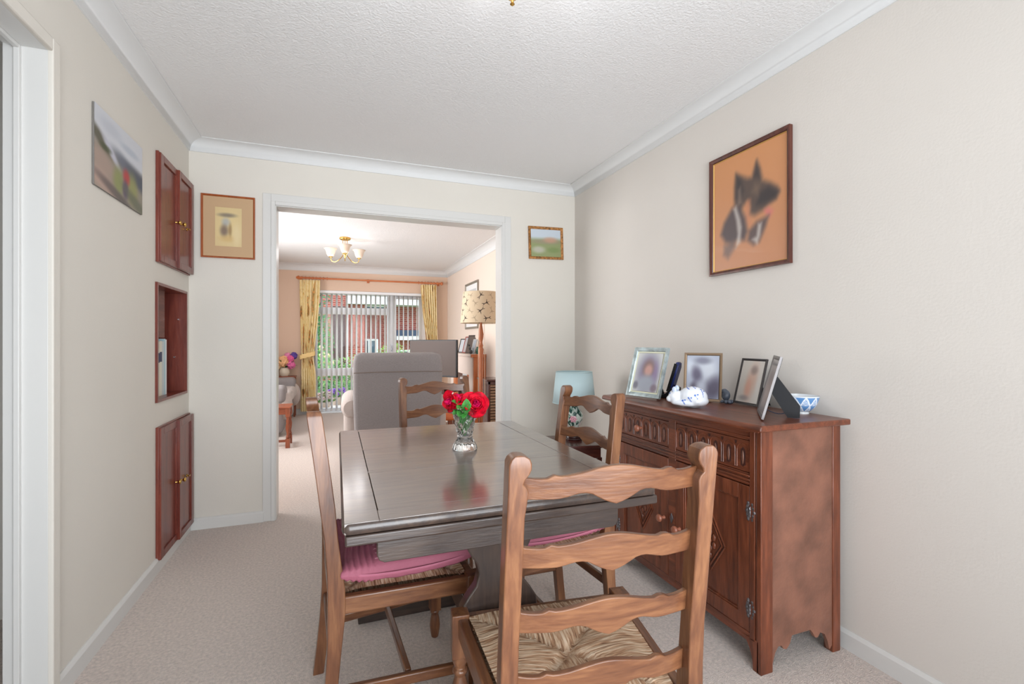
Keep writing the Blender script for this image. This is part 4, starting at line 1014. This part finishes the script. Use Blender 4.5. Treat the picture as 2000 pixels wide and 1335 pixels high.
curtain('yellow patterned curtain tied back at the left of the garden window', -.53, -.235, PY+.005, .93, -.515, -.335, -.52, -.30, .06)
curtain('yellow patterned curtain tied back at the right of the garden window', 1.335, 1.60, PY+.005, .95, 1.47, 1.62, 1.45, 1.63, .06)
# vertical blind
t = thing('vertical_blind', 'white vertical slat blind hanging in the garden window', 'blind', (0, YW+.01, 0))
MB().box(gx0+.005, gx1-.005, -.022, .022, gz1-.045, gz1-.003).build('headrail', UPVC, t, bevel=.003)
SLAT = plain('white_blind_fabric', (240, 237, 236), .8)
_n = SLAT.node_tree.nodes; _t = _n.new('ShaderNodeBsdfTranslucent'); _t.inputs[0].default_value = (.9, .88, .87, 1); _x = _n.new('ShaderNodeMixShader'); _x.inputs[0].default_value = .6
SLAT.node_tree.links.new(_n['Principled BSDF'].outputs[0], _x.inputs[1]); SLAT.node_tree.links.new(_t.outputs[0], _x.inputs[2]); SLAT.node_tree.links.new(_x.outputs[0], _n['Material Output'].inputs[0])
base = None; xs = [-.345, -.33, -.315]+[-.297+.0755*k for k in range(22)]
for k, x in enumerate(xs):
    an = R(70)
    if base is None:
        m = MB(); w = .0445
        m.grid(5, 2, lambda u, v: ((u-.5)*2*w, .004*(1-(2*u-1)**2), .035+v*(gz1-.085)))
        base = m.build('slat', SLAT, t, solid=.001); o = base
        MB().box(-w, w, -.0018, .0042, .035, .065).build('bottom_weight', plain('blind_weight', (214, 210, 206), .6), o)
    else:
        o = base.copy(); COL.objects.link(o); o.parent = t
        for c in kids(base): q = c.copy(); COL.objects.link(q); q.parent = o
    o.location = (x, 0, 0); o.rotation_euler = (0, 0, an)
# pipe-free armchair
UPH = plain('taupe_upholstery', (150, 144, 144), .9, bump=.5, bscale=160, var=.05, vscale=80, sheen=.15, stretch=(1, 1, 5))
UPL = plain('pale_taupe_upholstery', (186, 174, 168), .9, bump=.3, bscale=160, sheen=.2)
def rbox(m, x0, x1, y0, y1, z0, z1): return m.box(x0, x1, y0, y1, z0, z1)
t = thing('armchair', 'taupe recliner armchair seen from behind, facing the garden window', 'armchair', (.505, 4.15, 0), R(-1))
m = MB(); # back: leaning slab with rounded top, seen from behind
rings = []
for z, yb, yf, hw in ((.14, .02, .30, .355), (.30, .015, .30, .36), (.60, .0, .27, .372), (.85, -.03, .22, .375), (.97, -.045, .19, .372), (1.02, -.035, .17, .362), (1.045, -.005, .13, .335)):
    rings.append([(-hw, yb, z), (hw, yb, z), (hw, yf, z), (-hw, yf, z)])
m.loft(rings); m.build('backrest', UPH, t, bevel=.035, seg=5, ang=60)
MB().tube([(-.370, -.034, .88), (-.2, -.042, .885), (.2, -.042, .885), (.370, -.034, .88)], .004, 6).build('seam', plain('seam_thread', (128, 114, 106), .8), t)
MB().box(-.36, .36, .10, .85, .10, .32).build('base', UPH, t, bevel=.03, seg=4)
MB().box(-.29, .29, .22, .88, .30, .48).build('seat_pad', UPL, t, bevel=.05, seg=5)
for s in (-1, 1):
    m = MB(); m.box(s*.30, s*.45, .16, .88, .10, .56); m.build('arm', UPL, t, bevel=.06, seg=6)
    MB().lathe([(.0, .10), (.065, .11), (.085, .14), (.088, .5), (.088, .84), (.07, .89), (0, .90)], (s*.385, 0, .57), 20, 'y').build('arm_roll', UPL, t)
for i in (-1, 1):
    for j in (.12, .8): MB().lathe([(.025, 0), (.025, .102)], (i*.3, j, 0), 12).build('glide', BLACK, t)
# sofa against left wall
t = thing('sofa', 'pale taupe sofa along the living room left wall, its arm end in view', 'sofa', (-1.10, 6.24, 0))
MB().box(-.55, .48, .06, 1.55, .08, .36).build('base', UPH, t, bevel=.03, seg=4)
m = MB(); m.loft([[(-.60, .08, .10), (-.36, .08, .10), (-.36, 1.56, .10), (-.60, 1.56, .10)], [(-.61, .08, .8), (-.42, .08, .8), (-.42, 1.56, .8), (-.61, 1.56, .8)], [(-.60, .1, .9), (-.45, .1, .9), (-.45, 1.54, .9), (-.60, 1.54, .9)]]); m.build('backrest', UPH, t, bevel=.05, seg=5)
for j in range(2): MB().box(-.35, .56, .26+.56*j, .80+.56*j, .34, .50).build('seat_pad', UPL, t, bevel=.06, seg=5)
for y in (0, 1.36):
    MB().box(-.55, .50, y, y+.26, .05, .50).build('arm', UPH, t, bevel=.04, seg=5)
    MB().box(-.57, .53, y-.015, y+.275, .40, .61).build('arm_pad', UPH, t, bevel=.055, seg=6)
    MB().ball((.50, y+.13, .36), 1, (.10, .13, .17), 16, 12).build('arm_front', UPL, t)
for i in (-.5, .42):
    for j in (.1, 1.5): MB().lathe([(.02, 0), (.02, .085)], (i, j, 0), 10).build('foot', BLACK, t)
# turned side table at left
t = thing('side_table', 'small wooden side table with turned legs beside the sofa arm', 'table', (-.66, 5.74, 0))
WR = lambda a: wood('red_brown_wood', (110, 54, 32), (142, 74, 46), (164, 92, 60), a, .35)
MB().box(-.20, .20, -.16, .16, .425, .443).build('top', WR('x'), t, bevel=.004)
def turned(x, y, h, t, nm='leg', mat=None):
    m = MB(); m.box(x-.022, x+.022, y-.022, y+.022, h-.09, h); m.box(x-.022, x+.022, y-.022, y+.022, 0, .10)
    k = (h-.19)
    m.lathe([(.014, .10), (.020, .10+.06*k), (.014, .10+.14*k), (.012, .10+.22*k), (.020, .10+.40*k), (.022, .10+.55*k), (.014, .10+.72*k), (.019, .10+.80*k), (.013, .10+.88*k), (.018, h-.09)], (x, y, 0), 14)
    m.build(nm, mat or WR('z'), t, bevel=.002)
for i in (-1, 1):
    for j in (-1, 1): turned(i*.17, j*.13, .425, t)
MB().box(-.17, .17, -.138, -.122, .36, .425).box(-.17, .17, .122, .138, .36, .425).box(-.178, -.162, -.13, .13, .36, .425).box(.162, .178, -.13, .13, .36, .425).build('frieze', WR('x'), t, bevel=.002)
MB().box(-.17, .17, -.012, .012, .04, .065).box(-.178, -.162, -.13, .13, .04, .065).box(.162, .178, -.13, .13, .04, .065).build('stretcher', WR('x'), t, bevel=.002)
# flowers on a low table behind the sofa
t = thing('plant_stand', 'low wooden stand under the flower arrangement by the far wall', 'stand', (-.74, 7.99, 0))
MB().box(-.16, .16, -.10, .10, .60, .62).build('top', WR('x'), t, bevel=.003)
for i in (-1, 1):
    for j in (-1, 1): MB().box(i*.14-.012, i*.14+.012, j*.08-.012, j*.08+.012, 0, .60).build('leg', WR('z'), t, bevel=.002)
t = thing('flower_arrangement', 'arrangement of pink, peach and violet blooms behind the sofa', 'flowers', (-.74, 7.97, .62))
MB().lathe([(.05, 0), (.07, .03), (.075, .08), (.06, .12), (.065, .13)], n=20).build('pot', plain('cream_pot', (222, 210, 190), .4), t)
def petalball(m, c, r, n, seed, pr=.35):
    random.seed(seed)
    for k in range(n):
        z = 1-2*(k+.5)/n; a = k*2.39996; q = sqrt(max(0, 1-z*z)); d = Vector((q*cos(a), q*sin(a), z))
        s = d.orthogonal().normalized(); u_ = d.cross(s); p = Vector(c)+d*r*random.uniform(.8, 1.05); w = r*pr
        th = random.uniform(0, 6); s2 = s*cos(th)+u_*sin(th); u2 = d.cross(s2)
        m.add([tuple(p-s2*w), tuple(p+u2*w-d*w*.3), tuple(p+s2*w), tuple(p-u2*w-d*w*.3), tuple(p+d*w*.35)], [(0, 1, 4), (1, 2, 4), (2, 3, 4), (3, 0, 4)])
fl = [((-.02, -.04, .22), .085, (244, 190, 140), 'peach_bloom'), ((-.09, -.03, .17), .06, (246, 208, 160), 'peach_bloom'), ((.09, -.04, .17), .06, (238, 120, 176), 'pink_bloom'), ((.08, -.02, .26), .055, (232, 104, 160), 'pink_bloom'), ((.04, 0, .31), .045, (240, 150, 190), 'pink_bloom'),
      ((.13, 0, .31), .05, (96, 74, 160), 'violet_bloom'), ((-.17, -.02, .25), .065, (92, 76, 150), 'violet_bloom'), ((-.16, -.03, .15), .05, (84, 70, 140), 'violet_bloom')]
for k, (c, r, co, nm) in enumerate(fl):
    m = MB(); petalball(m, c, r, 70, k); m.build(nm, plain('petal_%s_%d' % (nm, co[0]), co, .7), t, smooth=False, solid=.001)
m = MB(); random.seed(4)
for k in range(34):
    a = random.uniform(0, 2*pi); leaf(m, (.03*cos(a), .03*sin(a), .13), (cos(a), sin(a), random.uniform(.1, 1.6)), (0, 0, 1), random.uniform(.10, .19), .016)
m.build('leaves', plain('dark_leaf', (70, 110, 60), .6), t, ang=80)
# television on stand
t = thing('television', 'flat screen television standing on a low table before the fireplace', 'television', (1.115, 5.78, 0), R(-50))
MB().box(-.365, .365, -.016, .016, .715, 1.165).build('case', BLACK, t, bevel=.005)
MB().box(-.352, .352, -.019, -.0155, .735, 1.152).build('screen', plain('dark_glossy_screen', (84, 70, 64), .42, spec=.25), t)
MB().box(-.03, .03, 0, .03, .63, .74).build('neck', BLACK, t, bevel=.004)
MB().box(-.20, .20, -.09, .11, .615, .630).build('foot', BLACK, t, bevel=.006)
t = thing('television_table', 'dark wooden table with turned legs under the television', 'table', (1.115, 5.76, 0), R(-50))
MB().box(-.33, .33, -.20, .20, .595, .614).build('top', DM('x'), t, bevel=.003)
MB().box(-.30, .30, -.18, .18, .54, .595).build('frieze', DM('x'), t, bevel=.003)
MB().box(-.30, .30, -.17, .17, .12, .14).build('shelf', DM('x'), t, bevel=.003)
for i in (-1, 1):
    for j in (-1, 1): turned(i*.29, j*.165, .54, t, mat=DM('z'))
t = thing('stool', 'low round orange seated stool with turned legs right of the armchair', 'stool', (1.13, 5.02, 0))
MB().lathe([(0, .315), (.14, .315), (.15, .33), (.145, .350), (.10, .362), (0, .365)], n=28).build('seat', plain('orange_seat', (206, 106, 52), .5), t)
for k in range(3):
    a = 2*pi*k/3+.5; turned(.10*cos(a), .10*sin(a), .315, t)
t = thing('straw_fan', 'round cream straw fan leaning beside the low stool', 'fan', (1.285, 4.965, .012), R(-20))
m = MB(); m.lathe([(0, -.012), (.10, -.008), (.165, 0), (.165, .004), (.10, -.002), (0, -.006)], (0, 0, .17), 28, 'x'); m.v = [(x+.10*(z-.17), y, z) for x, y, z in m.v]; m.build('woven_face', plain('straw', (232, 210, 168), .8), t)
# fireplace
t = thing('fireplace', 'white and orange pine fireplace surround with mantel on the living room wall', 'fireplace', (0, 0, 0))
FW = plain('pale_pink_mantel', (244, 226, 216), .4)
fy0_, fy1_ = 5.85, 7.18; fx = LR-.165
MB().box(fx-.03, LR-.001, fy0_+.03, fy1_, .945, .975).build('mantel_shelf', FW, t, bevel=.004)
m = MB(); m.box(fx, LR-.001, fy0_+.05, fy0_+.25, 0, .945); m.box(fx, LR-.001, fy1_-.25, fy1_-.03, 0, .945); m.box(fx, LR-.001, fy0_+.25, fy1_-.25, .70, .945); m.build('surround', FW, t, bevel=.004)
for q_ in ((fx-.036, LR-.001, fy0_-.01, fy0_+.03, .940, .980), (fx+.0, LR-.001, fy0_, fy0_+.05, 0, .940), (fx-.01, fx+.03, fy0_+.25, fy0_+.31, 0, .70), (fx-.01, fx+.03, fy1_-.36, fy1_-.25, 0, .70)): MB().box(*q_).build('pine_board', WO('z'), t, bevel=.003)
MB().box(fx+.10, LR-.001, fy0_+.31, fy1_-.36, 0, .70).build('back', plain('white_tile', (232, 236, 236), .3), t, smooth=False)
MB().box(fx-.22, fx-.001, fy0_+.1, fy1_-.05, 0, .04).build('hearth', plain('stone_hearth', (190, 180, 168), .6), t, bevel=.004)
MB().lathe([(.015, 0), (.018, .01), (.012, .02)], (0, 0, 0), 10)
# things on mantel
def mantel_frame(label, y, w, h, fc, pc, rz):
    t = thing('mantel_photo', label, 'photo frame', (LR-.10, y, .9755), rz)
    Mx = Matrix.Rotation(R(-14), 4, 'X'); q = frame_mesh(w, h, .014, .012); q.v = [tuple(Mx @ Vector((a, b+.0, c+.004))) for a, b, c in q.v]; q.build('frame', plain('mantel_frame_%d' % fc[0], fc, .4), t, ang=20)
    b = MB(); b.M = Mx; b.box(.01, w-.01, -.006, .001, .012, h-.008); b.build('photograph', plain('mantel_photo_%d' % pc[0], pc, .4), t, smooth=False)
mantel_frame('white and black framed photo at the far end of the mantel', 6.93, .16, .21, (40, 36, 36), (206, 210, 216), R(-78))
mantel_frame('reddish framed photo second along the mantel', 6.68, .13, .24, (150, 60, 44), (176, 170, 172), R(-84))
mantel_frame('tall dark framed photo in the middle of the mantel', 6.50, .20, .26, (74, 62, 58), (96, 84, 78), R(-72))
mantel_frame('pale narrow framed photo beside the black cat on the mantel', 6.22, .12, .20, (196, 196, 196), (170, 176, 184), R(-84))
t = thing('black_cat_ornament', 'black long-necked ornament leaning among the mantel photos', 'ornament', (LR-.13, 6.12, .9755))
remesh_blob('body', [((0, 0, .03), 1, (.022, .05, .030), I), ((0, .05, .075), 1, (.016, .04, .022), Matrix.Translation((0, 0, 0))), ((0, .10, .115), 1, (.014, .035, .018), I), ((0, .14, .125), 1, (.014, .02, .014), I)], .006, lambda p: (34, 30, 32), colattr('black_glaze', .4), t)
t = thing('green_vase', 'small dark green glass vase on the near end of the mantel', 'vase', (LR-.09, 5.93, .981))
MB().lathe([(.018, 0), (.026, .02), (.028, .05), (.018, .075), (.012, .085), (.018, .095)], n=18).build('body', plain('green_glass', (50, 100, 84), .15), t)
# floor lamp
t = thing('floor_lamp', 'tall turned wooden floor lamp with bird patterned drum shade', 'lamp', (1.462, 4.90, 0))
m = MB(); m.lathe([(.15, 0), (.15, .02), (.12, .035), (.05, .05), (.03, .08), (.022, .12), (.020, .30), (.028, .34), (.020, .37), (.019, .60), (.021, .95), (.026, 1.02), (.030, 1.06), (.020, 1.08), (.026, 1.10), (.018, 1.12), (.016, 1.14), (.026, 1.18), (.030, 1.22), (.022, 1.27), (.014, 1.32), (.012, 1.38)], n=24); m.build('turned_column', wood('lamp_wood', (150, 84, 52), (176, 106, 70), (192, 124, 86), 'z', .35), t)
birds = []; random.seed(21)
for k in range(26):
    birds.append((random.random(), random.uniform(.03, .30), random.uniform(0, 2*pi), random.uniform(.028, .040), random.random() < .5))
birds += [((k/11.+.045*(j % 2)+.02) % 1, .045+.080*j, 1.2*k+j*1.7, .042 if (k+j) % 2 == 0 else .038, (k+j) % 2 == 0) for k in range(11) for j in range(4)]
birds = birds[26:]
def shadecol(a, z):
    c = (214, 196, 168)
    for (ba, bz, th, s_, dk) in birds:
        da = (a-ba+.5) % 1-.5; dx = da*1.30; dz = z-bz
        if abs(dx) > .05 or abs(dz) > .05: continue
        x = (dx*cos(th)+dz*sin(th))/s_; y = (-dx*sin(th)+dz*cos(th))/s_
        inb = abs(y) < .13*(1-abs(x)) and abs(x) < 1.0
        w1_ = abs(x-.1-.5*abs(y)) < .16*(1-abs(y)) and abs(y) < 1.0
        tl = x < -.5 and abs(abs(y)-(-x-.5)*.5) < .07 and x > -1.1
        if inb or w1_ or tl: return (64, 52, 46) if dk else (172, 154, 130)
    return c
zb_, zt2, rb_, rt_ = 1.34, 1.672, .222, .192
nu, nv = 460, 110; mb = MB(); mb.grid(nu, nv, lambda u, v: ((rb_+(rt_-rb_)*v)*cos(2*pi*u), (rb_+(rt_-rb_)*v)*sin(2*pi*u), zb_+(zt2-zb_)*v), wrap=True)
mb.build('lampshade', colattr('linen_shade', .85), t, cols=[rgb(*shadecol(i/nu, j/(nv-1)*(zt2-zb_))) for j in range(nv) for i in range(nu)], solid=.0015)
m = MB()
for k in range(3): a = 2*pi*k/3; m.tube([(0, 0, 1.38), (rb_*.98*cos(a), rb_*.98*sin(a), zb_+.02)], .002, 5)
m.build('shade_carrier', BRASS, t)
MB().tube([(.03, -.02, 1.33), (.036, -.02, 1.10), (.036, -.02, .60), (.03, -.02, .45)], .0025, 5).tube([(-.03, -.02, 1.33), (-.036, -.02, 1.10), (-.036, -.02, .60), (-.03, -.02, .50)], .0025, 5).build('pull_cord', plain('cord', (236, 214, 190), .6), t)
# louvred cabinet
t = thing('louvred_cabinet', 'dark wood cabinet with a louvred door beside the floor lamp', 'cabinet', (1.60, 5.12, 0))
MB().box(-.005, .205, -.01, .40, .690, .712).build('top', DM('x'), t, bevel=.004)
m = MB(); m.box(.01, .028, .01, .39, .04, .69); m.box(.182, .20, .01, .39, .04, .69); m.box(.01, .20, .37, .39, .04, .69); m.box(.01, .20, .01, .39, 0, .06); m.build('case', DM('z'), t, bevel=.002)
m = MB(); m.box(.014, .038, -.006, .012, .06, .685); m.box(.172, .196, -.006, .012, .06, .685); m.box(.014, .196, -.006, .012, .06, .09); m.box(.014, .196, -.006, .012, .655, .685)
d_ = m.build('louvred_door', DM('z'), t, bevel=.002)
for k in range(17):
    z = .10+.033*k
    MB().add([(.038, -.004, z), (.172, -.004, z), (.172, .014, z+.018), (.038, .014, z+.018), (.038, -.004, z+.006), (.172, -.004, z+.006), (.172, .014, z+.024), (.038, .014, z+.024)], [(0,1,2,3),(4,5,6,7),(0,1,5,4),(1,2,6,5),(2,3,7,6),(3,0,4,7)]).build('louvre', plain('pale_louvre_edge', (170, 140, 116), .4), d_, smooth=False)
MB().box(.03, .18, .03, .036, .07, .67).build('inner_panel', plain('dark_inside', (30, 18, 16), .8), t, smooth=False)

# ================================================================== OUTSIDE
def foliage(name, label, cat, c, r, n, col, seed, group=None, flowers=None, ls=.05, trunk=None):
    t = thing(name, label, cat, (c[0], c[1], -.08), 0, group); random.seed(seed)
    m = MB()
    for k in range(n):
        while True:
            p = Vector((random.uniform(-1, 1), random.uniform(-1, 1), random.uniform(-1, 1)))
            if .25 < p.length < 1: break
        p = Vector((p.x*r[0], p.y*r[1], c[2]+p.z*r[2]))
        if p.z < .02: p.z = random.uniform(.02, .2)
        d = Vector((random.uniform(-1, 1), random.uniform(-1, 1), random.uniform(-.6, 1))).normalized(); s = d.orthogonal().normalized(); q = ls*random.uniform(.6, 1.3)
        m.add([tuple(p), tuple(p+d*q*.5+s*q*.32), tuple(p+d*q), tuple(p+d*q*.5-s*q*.32)], [(0, 1, 2, 3)])
    m.build('foliage', plain('leaf_green_%d_%d' % (col[0], col[1]), col, .7, var=.3, vscale=12), t, smooth=False)
    MB().tube([(0, 0, 0), (.02, 0, c[2]*.5), (0, .02, c[2])], [.03 if not trunk else trunk, .02, .01], 7).build('stem', plain('bark', (86, 66, 50), .9), t)
    if flowers:
        for (fc, nf, nm) in flowers:
            m = MB()
            for k in range(nf):
                a = random.uniform(0, 2*pi); e = random.uniform(-.2, 1); w = sqrt(max(0, 1-e*e*.8))
                p = (r[0]*w*cos(a), r[1]*w*sin(a), c[2]+r[2]*e)
                m.M = None; petalball(m, p, random.uniform(.025, .045), 14, k+seed, .6)
            m.build(nm, plain('bloom_%d_%d_%d' % fc, fc, .7), t, smooth=False)
    return t
struct('ground', MB().box(-14, 18, YW+.3, 30, -.3, -.08), plain('lawn', (104, 132, 74), .95, bump=.5, bscale=60, var=.2, vscale=5), smooth=False)['kind'] = 'structure'
tag(MB().box(-1.6, 3, YW+.25, 9.7, -.081, -.03).build('patio_slabs', plain('pale_paving', (214, 206, 196), .9, bump=.2, bscale=40), bevel=.004), 'pale paved strip just outside the garden window', 'paving')
foliage('shrub', 'dark green bush low behind the bottom window pane', 'bush', (-.45, 10.5, .45), (.85, .4, .5), 1500, (64, 110, 66), 31, 'garden shrubs')
foliage('shrub', 'bright green shrub with pale blooms, left in the garden window', 'bush', (-.60, 11.6, .70), (.55, .4, .42), 1300, (104, 150, 74), 32, 'garden shrubs', [((246, 214, 170), 34, 'pale_bloom'), ((250, 240, 214), 22, 'cream_bloom')])
foliage('shrub', 'clipped light green hedge in the middle of the garden view', 'hedge', (.55, 12.2, .50), (1.1, .35, .42), 1800, (116, 154, 84), 33, 'garden shrubs')
foliage('shrub', 'green shrub by the white window of the brick house', 'bush', (1.45, 13.4, .70), (.50, .35, .50), 1300, (112, 158, 72), 34, 'garden shrubs')
foliage('shrub', 'dark bush in the lower right of the garden view', 'bush', (1.1, 10.0, .30), (1.2, .35, .38), 1300, (58, 98, 62), 35, 'garden shrubs')
foliage('shrub', 'yellow green shrub seen through the right window pane', 'bush', (2.25, 13.0, .75), (.45, .35, .50), 1200, (134, 158, 62), 36, 'garden shrubs')
def pot(label, x, y, cols_, seed):
    t = foliage('potted_flowers', label, 'flower pot', (x, y, .19), (.19, .14, .09), 220, (96, 136, 70), seed, 'flower pots on the paving', [(c, 13, 'bloom') for c in cols_], ls=.045)
    t.location.z = -.03
    MB().lathe([(.09, 0), (.12, .10), (.13, .12), (.13, .135), (.11, .135)], n=18).build('pot', plain('pale_pot', (206, 190, 176), .8), t)
pot('pot of magenta and orange flowers outside the left window pane', -.21, 8.75, [(226, 60, 170), (240, 150, 90), (240, 236, 240)], 41)
pot('pot of red and pink flowers beside the armchair in the window view', .32, 8.95, [(206, 60, 70), (226, 130, 120)], 42)
pot('pot of white and lilac flowers at the middle of the paving', .02, 9.45, [(240, 236, 246), (150, 110, 200)], 43)
foliage('garden_tree', 'tall dark green tree at the left edge of the garden window', 'tree', (-1.12, 12.6, 2.2), (.95, .6, 2.2), 3800, (66, 112, 70), 37, None, None, .10, .06)
foliage('garden_tree', 'light green small tree before the left of the brick house', 'tree', (-.50, 14.0, 1.2), (.45, .35, .95), 1500, (92, 146, 82), 38, None, None, .08, .05)
# brick house
def brick_mat():
    m, nt, b = newmat('red_brick'); N = nt.nodes; L = nt.links
    tc = N.new('ShaderNodeTexCoord'); mp = N.new('ShaderNodeMapping'); L.new(tc.outputs['Object'], mp.inputs[0]); mp.inputs['Rotation'].default_value = (pi/2, 0, 0)
    br = N.new('ShaderNodeTexBrick'); br.inputs['Scale'].default_value = 3.7; br.inputs['Brick Width'].default_value = .8; br.inputs['Color1'].default_value = rgb(168, 88, 78); br.inputs['Color2'].default_value = rgb(144, 72, 66); br.inputs['Mortar'].default_value = rgb(190, 168, 156); br.inputs['Mortar Size'].default_value = .018
    L.new(mp.outputs[0], br.inputs[0]); L.new(br.outputs[0], b.inputs['Base Color']); b.inputs['Roughness'].default_value = .9; return m
BRICK = brick_mat()
t = thing('brick_house', 'red brick house across the garden with white windows and fascia', 'house', (0, 16, -.08))
MB().box(-.6, .86, 0, 4, 0, 6).box(.86, 8, .6, 4, 0, 6).build('wall', BRICK, t, smooth=False)
MB().box(.30, 3.2, -.25, .62, 2.42, 2.80).box(.30, 8, -.05, .62, 2.72, 2.86).build('fascia', plain('painted_fascia', (206, 208, 212), .6), t, bevel=.01)
MB().box(-.10, .26, -.04, .02, .0, 2.35).build('timber_panel', plain('dark_stained_timber', (84, 62, 62), .7, bump=.4, bscale=30), t, smooth=False)
MB().tube([(.32, -.08, 0), (.32, -.08, 2.5)], .035, 10).build('downpipe', UPVC, t)
for (x0_, x1_, z0_, z1_, ya) in ((.72, 1.32, .10, 1.32, .5), (.85, 1.55, 2.22, 2.44, .3), (3.2, 4.4, 1.2, 2.4, .5), (1.95, 2.75, .0, .95, .5)):
    f_ = MB(); xm_ = (x0_+x1_)/2; f_.ring('y', x0_, xm_, z0_, z1_, ya-.02, ya+.12, .06, .03, .06, .06); f_.ring('y', xm_, x1_, z0_, z1_, ya-.02, ya+.12, .03, .06, .06, .06); o = f_.build('window', UPVC, t, bevel=.004)
    MB().box(x0_, x1_, ya+.03, ya+.05, z0_, z1_).build('pane', plain('dark_window_pane', (96, 116, 134), .1), o, smooth=False)
MB().box(1.9, 5, .2, .6, 1.28, 1.42).build('sill_band', plain('painted_fascia', (206, 208, 212), .6), t, smooth=False); MB().box(1.9, 5, .25, .6, 1.43, 1.62).build('dark_band', plain('dark_blue_band', (60, 72, 96), .5), t, smooth=False)
m = MB(); m.prism([(-.9, 5.9), (8.3, 5.9), (8.3, 6.1), (-.9, 6.1)], -.6, 4.4); m.build('roof', plain('grey_roof', (110, 96, 90), .9), t, smooth=False)
